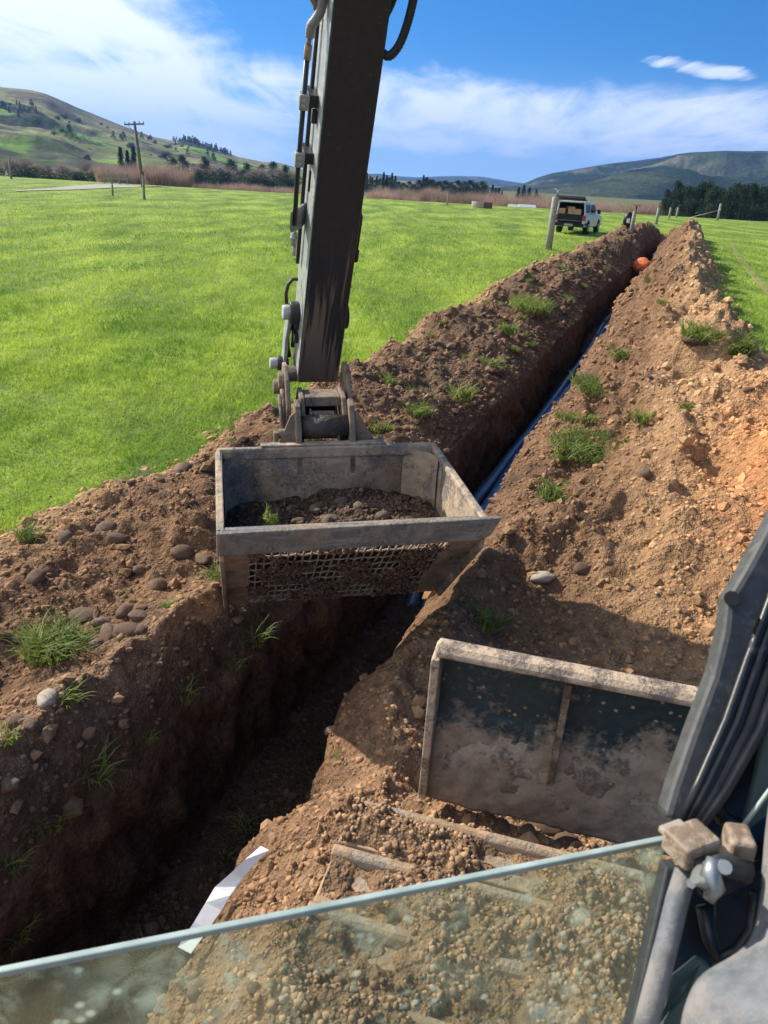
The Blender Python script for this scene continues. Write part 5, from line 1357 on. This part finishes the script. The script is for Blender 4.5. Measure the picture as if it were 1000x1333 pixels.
for x, ty in [(478,226),(485,232),(491,230),(500,225),(506,233),(511,226),(518,238),(526,240),(534,238),(545,236),(552,229),(556,232),(564,236),(572,238),(580,237),(588,239),(597,237),(605,238),(613,237),(620,240),(628,238),(642,242),(676,243),(683,240),(690,243),(699,246),(474,236),(538,242),(530,243),(650,246)]:
    for dx_, dy_ in (((0, -2), (4, 2)) if x < 655 else ((0, 0),)): tree('fir' if ty+dy_ < 231 or x > 640 else 'pine', x+dx_, ty+dy_, 300+rs.uniform(-20, 40), 1.6 if ty >= 231 else 1.0, 'one of the dark conifers rising behind willows in the middle distance', 'dark conifers behind the willows', 'conifer_tree')
for x, ty, lb in [(156,186,'slim dark conifer furthest left of the group by the power pole'),(165,190,'dark conifer standing left of the power pole'),(173,184,'tall dark conifer touching the power pole')]:
    tree('fir', x, ty+4, 240, 1.0, lb, None, 'conifer_tree')
x = 138
while x < 240:
    tree('willow', x, 211+rs.uniform(-7, 8)+abs(x-185)*.03, 165+rs.uniform(-10, 15), 1.1, 'one of the leafless pinkish willows around the power pole foot', 'pink willows by the power pole', 'willow_tree'); x += 7
for x in range(-20, 140, 11):
    tree('bare', x, 203+rs.uniform(-8, 6)+(8 if x > 60 else 0), 230+rs.uniform(-20, 30), 1.3, 'one of the grey leafless trees below the hill on the left', 'grey bare trees below the left hill', 'bare_tree')
for x in range(-15, 145, 10):
    if rs.random() < .3: continue
    tree('bush', x+rs.uniform(-4, 4), 216+rs.uniform(-9, 5), 205+rs.uniform(-25, 15), 1.7, 'one of the dark shrubs on the bank below the left hill', 'dark shrubs on the left bank', 'shrub', 'shrub')
for x in range(226, 384, 5):
    k = rs.choice(['bush', 'pine', 'bare', 'pine', 'bush'])
    tree(k, x, {'bush': 212, 'pine': 205, 'bare': 207}[k]+rs.uniform(-5, 5)+(x-232)*.05, 260+rs.uniform(-30, 30), 1.4 if k != 'pine' else 1.1,
         {'bush': 'one of the green shrubs in mixed wood left of the arm', 'pine': 'one of the dark pines in mixed wood left of the arm', 'bare': 'one of the grey leafless trees in mixed wood left of the arm'}[k],
         {'bush': 'shrubs of the mixed wood', 'pine': 'pines of the mixed wood', 'bare': 'bare trees of the mixed wood'}[k], {'bush': 'shrub', 'pine': 'pine_tree', 'bare': 'bare_tree'}[k], 'tree' if k != 'bush' else 'shrub')
for x in range(262, 385, 9):
    tree('willow', x, 235+rs.uniform(-4, 4)+(x-262)*.03, 160+rs.uniform(-10, 15), 1.6, 'one of the low pinkish willow shrubs along field edge left of the arm', 'low pink willows left of the arm', 'willow_tree')
for px, ty, r_, w_, lb in [(795,279,97,3.0,'low dark bush on the grass left of the black bag'),(831,283,88,3.0,'small flat bush right of the black bag')]:
    q = hit(px, ty+5, 20); tree('bush', px, ty, math.hypot(q[0], q[1]), w_, lb, None, 'shrub', 'shrub', q[2])
# a few trees dotted over the left hillside and its ridge
azL, TL, hx, hy, hz = HL
for k in range(170):
    j = rs.randrange(hx.shape[1]); 
    mode = rs.random()
    if mode < .5: px_t = rs.uniform(225, 300); T_ = rs.uniform(.82, 1.0)
    elif mode < .7: px_t = rs.uniform(-20, 52); T_ = rs.uniform(.45, .68)
    else: px_t = rs.uniform(60, 300); T_ = rs.uniform(.1, .9)
    a_t = azel(px_t, 190)[0]; j = int(np.clip(np.searchsorted(azL, a_t), 0, len(azL)-1)); i = int(T_*119)
    X_, Y_, Z_ = hx[i, j], hy[i, j], hz[i, j]; h = rs.uniform(3.0, 6.5)
    kk = rs.choice(['fir', 'pine', 'pine']) if mode < .7 else rs.choice(['bare', 'bush', 'pine'])
    e = bpy.data.objects.new('conifer_tree' if kk in ('fir', 'pine') else 'bare_tree', None); COL.objects.link(e); e.location = (X_, Y_, Z_-.5); e.scale = (h*1.1, h*1.1, h)
    if mode < .5: tag(e, 'one of the dark pines lining the ridge end of the left hill', 'tree', 'pines on the ridge end of the left hill')
    elif mode < .7: tag(e, 'one of the dark pines in plantation high on the left hill', 'tree', 'pines of the hillside plantation')
    else: tag(e, 'one of the single trees dotted over the left hillside', 'tree', 'single trees dotted over the left hillside')
    cm, tm = PR[kk][rs.randrange(4)]
    for m_, nn in ((cm, 'crown'), (tm, 'trunk')):
        c = bpy.data.objects.new(nn, m_); COL.objects.link(c); c.parent = e
# pale house roofs among the trees
for px, py, w_, lb in [(262, 221, 11, 'long low pale roofed house among trees left of the arm'), (330, 224, 8, 'small pale house close to the arm, among trees')]:
    r_ = 330; az, te = azel(px, py); x, y = r_*math.sin(az), r_*math.cos(az); z = CAMH+te*r_-4; e = empty('house', (x, y, -3.1), -az); tag(e, lb, 'house')
    Mx = Matrix.Translation((x, y, 0)) @ Matrix.Rotation(-az, 4, 'Z')
    MB().box((-w_/2, -3, -3.1), (w_/2, 3, z+2.2)).build('wall', M_white, e, Mx)
    MB().prism([(-w_/2-.5, -3.6, z+2.2), (-w_/2-.5, 3.6, z+2.2), (-w_/2-.5, 0, z+4)], (w_+1, 0, 0)).build('roof', simple('roof_grey', (.35, .33, .32), .7), e, Mx)
    for xx in (-w_*.3, 0, w_*.3): MB().box((xx-.6, -3.03, z+.4), (xx+.6, -2.99, z+1.6)).build('window', M_cg, e, Mx)

# ------------------------------------------------------------------ air
hz = bpy.data.materials.new('haze'); hz.use_nodes = True
for n_ in list(hz.node_tree.nodes):
    if n_.type == 'BSDF_PRINCIPLED': hz.node_tree.nodes.remove(n_)
pv = hz.node_tree.nodes.new('ShaderNodeVolumePrincipled'); pv.inputs['Color'].default_value = (.24, .48, 1.0, 1); pv.inputs['Density'].default_value = HAZE; pv.inputs['Anisotropy'].default_value = .2
hz.node_tree.links.new(pv.outputs[0], [n_ for n_ in hz.node_tree.nodes if n_.type == 'OUTPUT_MATERIAL'][0].inputs['Volume'])
o = MB().box((-9100, -9100, -4.2), (9100, 9100, 420)).build('haze', hz); tag(o, kind='stuff')

# ------------------------------------------------------------------ sky, sun, camera
SUN_A, SUN_E = 33, 37
world = bpy.data.worlds.new('World'); scene.world = world; world.use_nodes = True
nt = world.node_tree; N = nt.nodes; Lk = nt.links; bg = N['Background']
def wn(typ, **k):
    n = N.new(typ)
    for a, b in k.items(): setattr(n, a, b)
    return n
def wm(op, a, b=0.0, clamp=False):
    n = wn('ShaderNodeMath', operation=op, use_clamp=clamp)
    for s_, v in ((n.inputs[0], a), (n.inputs[1], b)):
        if isinstance(v, (int, float)): s_.default_value = v
        else: Lk.new(v, s_)
    return n.outputs[0]
tc = wn('ShaderNodeTexCoord'); sx = wn('ShaderNodeSeparateXYZ'); Lk.new(tc.outputs['Generated'], sx.inputs[0])
DX, DY, DZ = sx.outputs
cb = wn('ShaderNodeCombineXYZ'); Lk.new(DX, cb.inputs[0]); Lk.new(DY, cb.inputs[1]); Lk.new(wm('ADD', wm('MULTIPLY', DZ, 2.6), .10), cb.inputs[2])
nm = wn('ShaderNodeVectorMath', operation='NORMALIZE'); Lk.new(cb.outputs[0], nm.inputs[0])
sky = wn('ShaderNodeTexSky'); sky.sky_type = 'NISHITA'; sky.sun_disc = False; sky.sun_elevation = R_(SUN_E); sky.sun_rotation = R_(-(90-SUN_A)) % (2*math.pi)
sky.air_density = 1.0; sky.dust_density = .3; sky.ozone_density = 2.5; Lk.new(nm.outputs[0], sky.inputs[0])
hs = wn('ShaderNodeHueSaturation'); hs.inputs['Saturation'].default_value = 1.5; hs.inputs['Value'].default_value = 1.42; Lk.new(sky.outputs[0], hs.inputs['Color'])
# clouds on a plane overhead
den = wm('ADD', wm('MAXIMUM', DZ, 0.0), .10)
px_ = wm('DIVIDE', DX, den); py_ = wm('DIVIDE', DY, den)
pc = wn('ShaderNodeCombineXYZ'); Lk.new(px_, pc.inputs[0]); Lk.new(py_, pc.inputs[1])
def wnoise(scale, detail, rough, dist, mp=(1, 1, 1), rot=0):
    m = wn('ShaderNodeMapping'); m.inputs['Scale'].default_value = mp; m.inputs['Rotation'].default_value = (0, 0, rot); Lk.new(pc.outputs[0], m.inputs[0])
    n = wn('ShaderNodeTexNoise'); n.inputs['Scale'].default_value = scale; n.inputs['Detail'].default_value = detail; n.inputs['Roughness'].default_value = rough; n.inputs['Distortion'].default_value = dist
    Lk.new(m.outputs[0], n.inputs['Vector']); return n.outputs['Fac']
n1 = wnoise(.9, 7, .58, .6, (1, .55, 1), .5); n2 = wnoise(2.6, 8, .62, .8, (1, .28, 1), .3)
def smooth(v, a, b):
    n = wn('ShaderNodeMapRange', interpolation_type='SMOOTHSTEP'); n.inputs['From Min'].default_value = a; n.inputs['From Max'].default_value = b; Lk.new(v, n.inputs['Value']); return n.outputs[0]
azt = wm('DIVIDE', DX, wm('MAXIMUM', DY, .05))    # tan azimuth
el = DZ
leftb = smooth(wm('ADD', azt, wm('MULTIPLY', el, 1.2)), .12, -.25)               # 1 on the left
band = wm('MULTIPLY', smooth(el, .015, .045), smooth(wm('ADD', el, wm('MULTIPLY', azt, .03)), .150, .085))  # low band across
cov = wm('MAXIMUM', wm('MULTIPLY', leftb, 1.12), wm('MULTIPLY', band, .92))
base = wm('ADD', wm('MULTIPLY', n1, .55), wm('MULTIPLY', n2, .45))
cl = smooth(wm('ADD', base, wm('MULTIPLY', wm('SUBTRACT', cov, .5), .36)), .45, .74)
def blob(px, py, rx, ry, amt, skew=0.0):
    a, te = azel(px, py); ta = math.tan(a); dz = te/math.sqrt(1+te*te)
    du_ = wm('DIVIDE', wm('SUBTRACT', azt, ta), rx); dv_ = wm('DIVIDE', wm('ADD', wm('SUBTRACT', el, dz), wm('MULTIPLY', wm('SUBTRACT', azt, ta), skew)), ry)
    d = wm('ADD', wm('MULTIPLY', du_, du_), wm('MULTIPLY', dv_, dv_)); d = wm('ADD', d, wm('MULTIPLY', wm('SUBTRACT', n2, .42), 6.5))
    return wm('MULTIPLY', smooth(d, 1.2, .1), amt)
for bb in ((925, 92, .060, .0085, .8, .10), (800, 131, .030, .0035, .6, .08), (583, 98, .014, .003, .5, 0), (935, 141, .03, .003, .5, 0)):
    cl = wm('MAXIMUM', cl, blob(*bb))
cl = wm('MULTIPLY', cl, .93, True)
hz_ = smooth(el, .14, -.02)
mx1 = wn('ShaderNodeMix', data_type='RGBA'); Lk.new(wm('MULTIPLY', hz_, .5), mx1.inputs[0]); Lk.new(hs.outputs[0], mx1.inputs[6]); mx1.inputs[7].default_value = (8.0, 9.8, 12.0, 1)
mx2 = wn('ShaderNodeMix', data_type='RGBA'); Lk.new(cl, mx2.inputs[0]); Lk.new(mx1.outputs[2], mx2.inputs[6]); mx2.inputs[7].default_value = (11.8, 12.0, 12.6, 1)
Lk.new(mx2.outputs[2], bg.inputs[0]); bg.inputs[1].default_value = .075

sd = bpy.data.lights.new('sun', 'SUN'); sd.energy = 5.0; sd.angle = R_(.5); sd.color = (1, .93, .82)
so = bpy.data.objects.new('sun', sd); COL.objects.link(so)
ca, sa = math.cos(R_(SUN_A)), math.sin(R_(SUN_A)); ce, se = math.cos(R_(SUN_E)), math.sin(R_(SUN_E))
so.rotation_euler = Vector((-ca*ce, sa*ce, se)).to_track_quat('Z', 'Y').to_euler()
so.location = (-30, 10, 30)

cd = bpy.data.cameras.new('camera'); co = bpy.data.objects.new('camera', cd); COL.objects.link(co); scene.camera = co
co.matrix_world = Matrix(((CR[0], CU[0], -CF[0], CC[0]), (CR[1], CU[1], -CF[1], CC[1]), (CR[2], CU[2], -CF[2], CC[2]), (0, 0, 0, 1)))
cd.sensor_fit = 'HORIZONTAL'; cd.sensor_width = 36; cd.lens = 36.0; cd.clip_start = .02; cd.clip_end = 20000
cd.dof.use_dof = True; cd.dof.focus_distance = 6.0; cd.dof.aperture_fstop = 36/2.0
scene.view_settings.view_transform = 'Standard'; scene.view_settings.look = 'None'; scene.view_settings.exposure = 0.68; scene.view_settings.gamma = 1
scene.cycles.max_bounces = 6; scene.cycles.transparent_max_bounces = 12; scene.cycles.caustics_reflective = False; scene.cycles.caustics_refractive = False
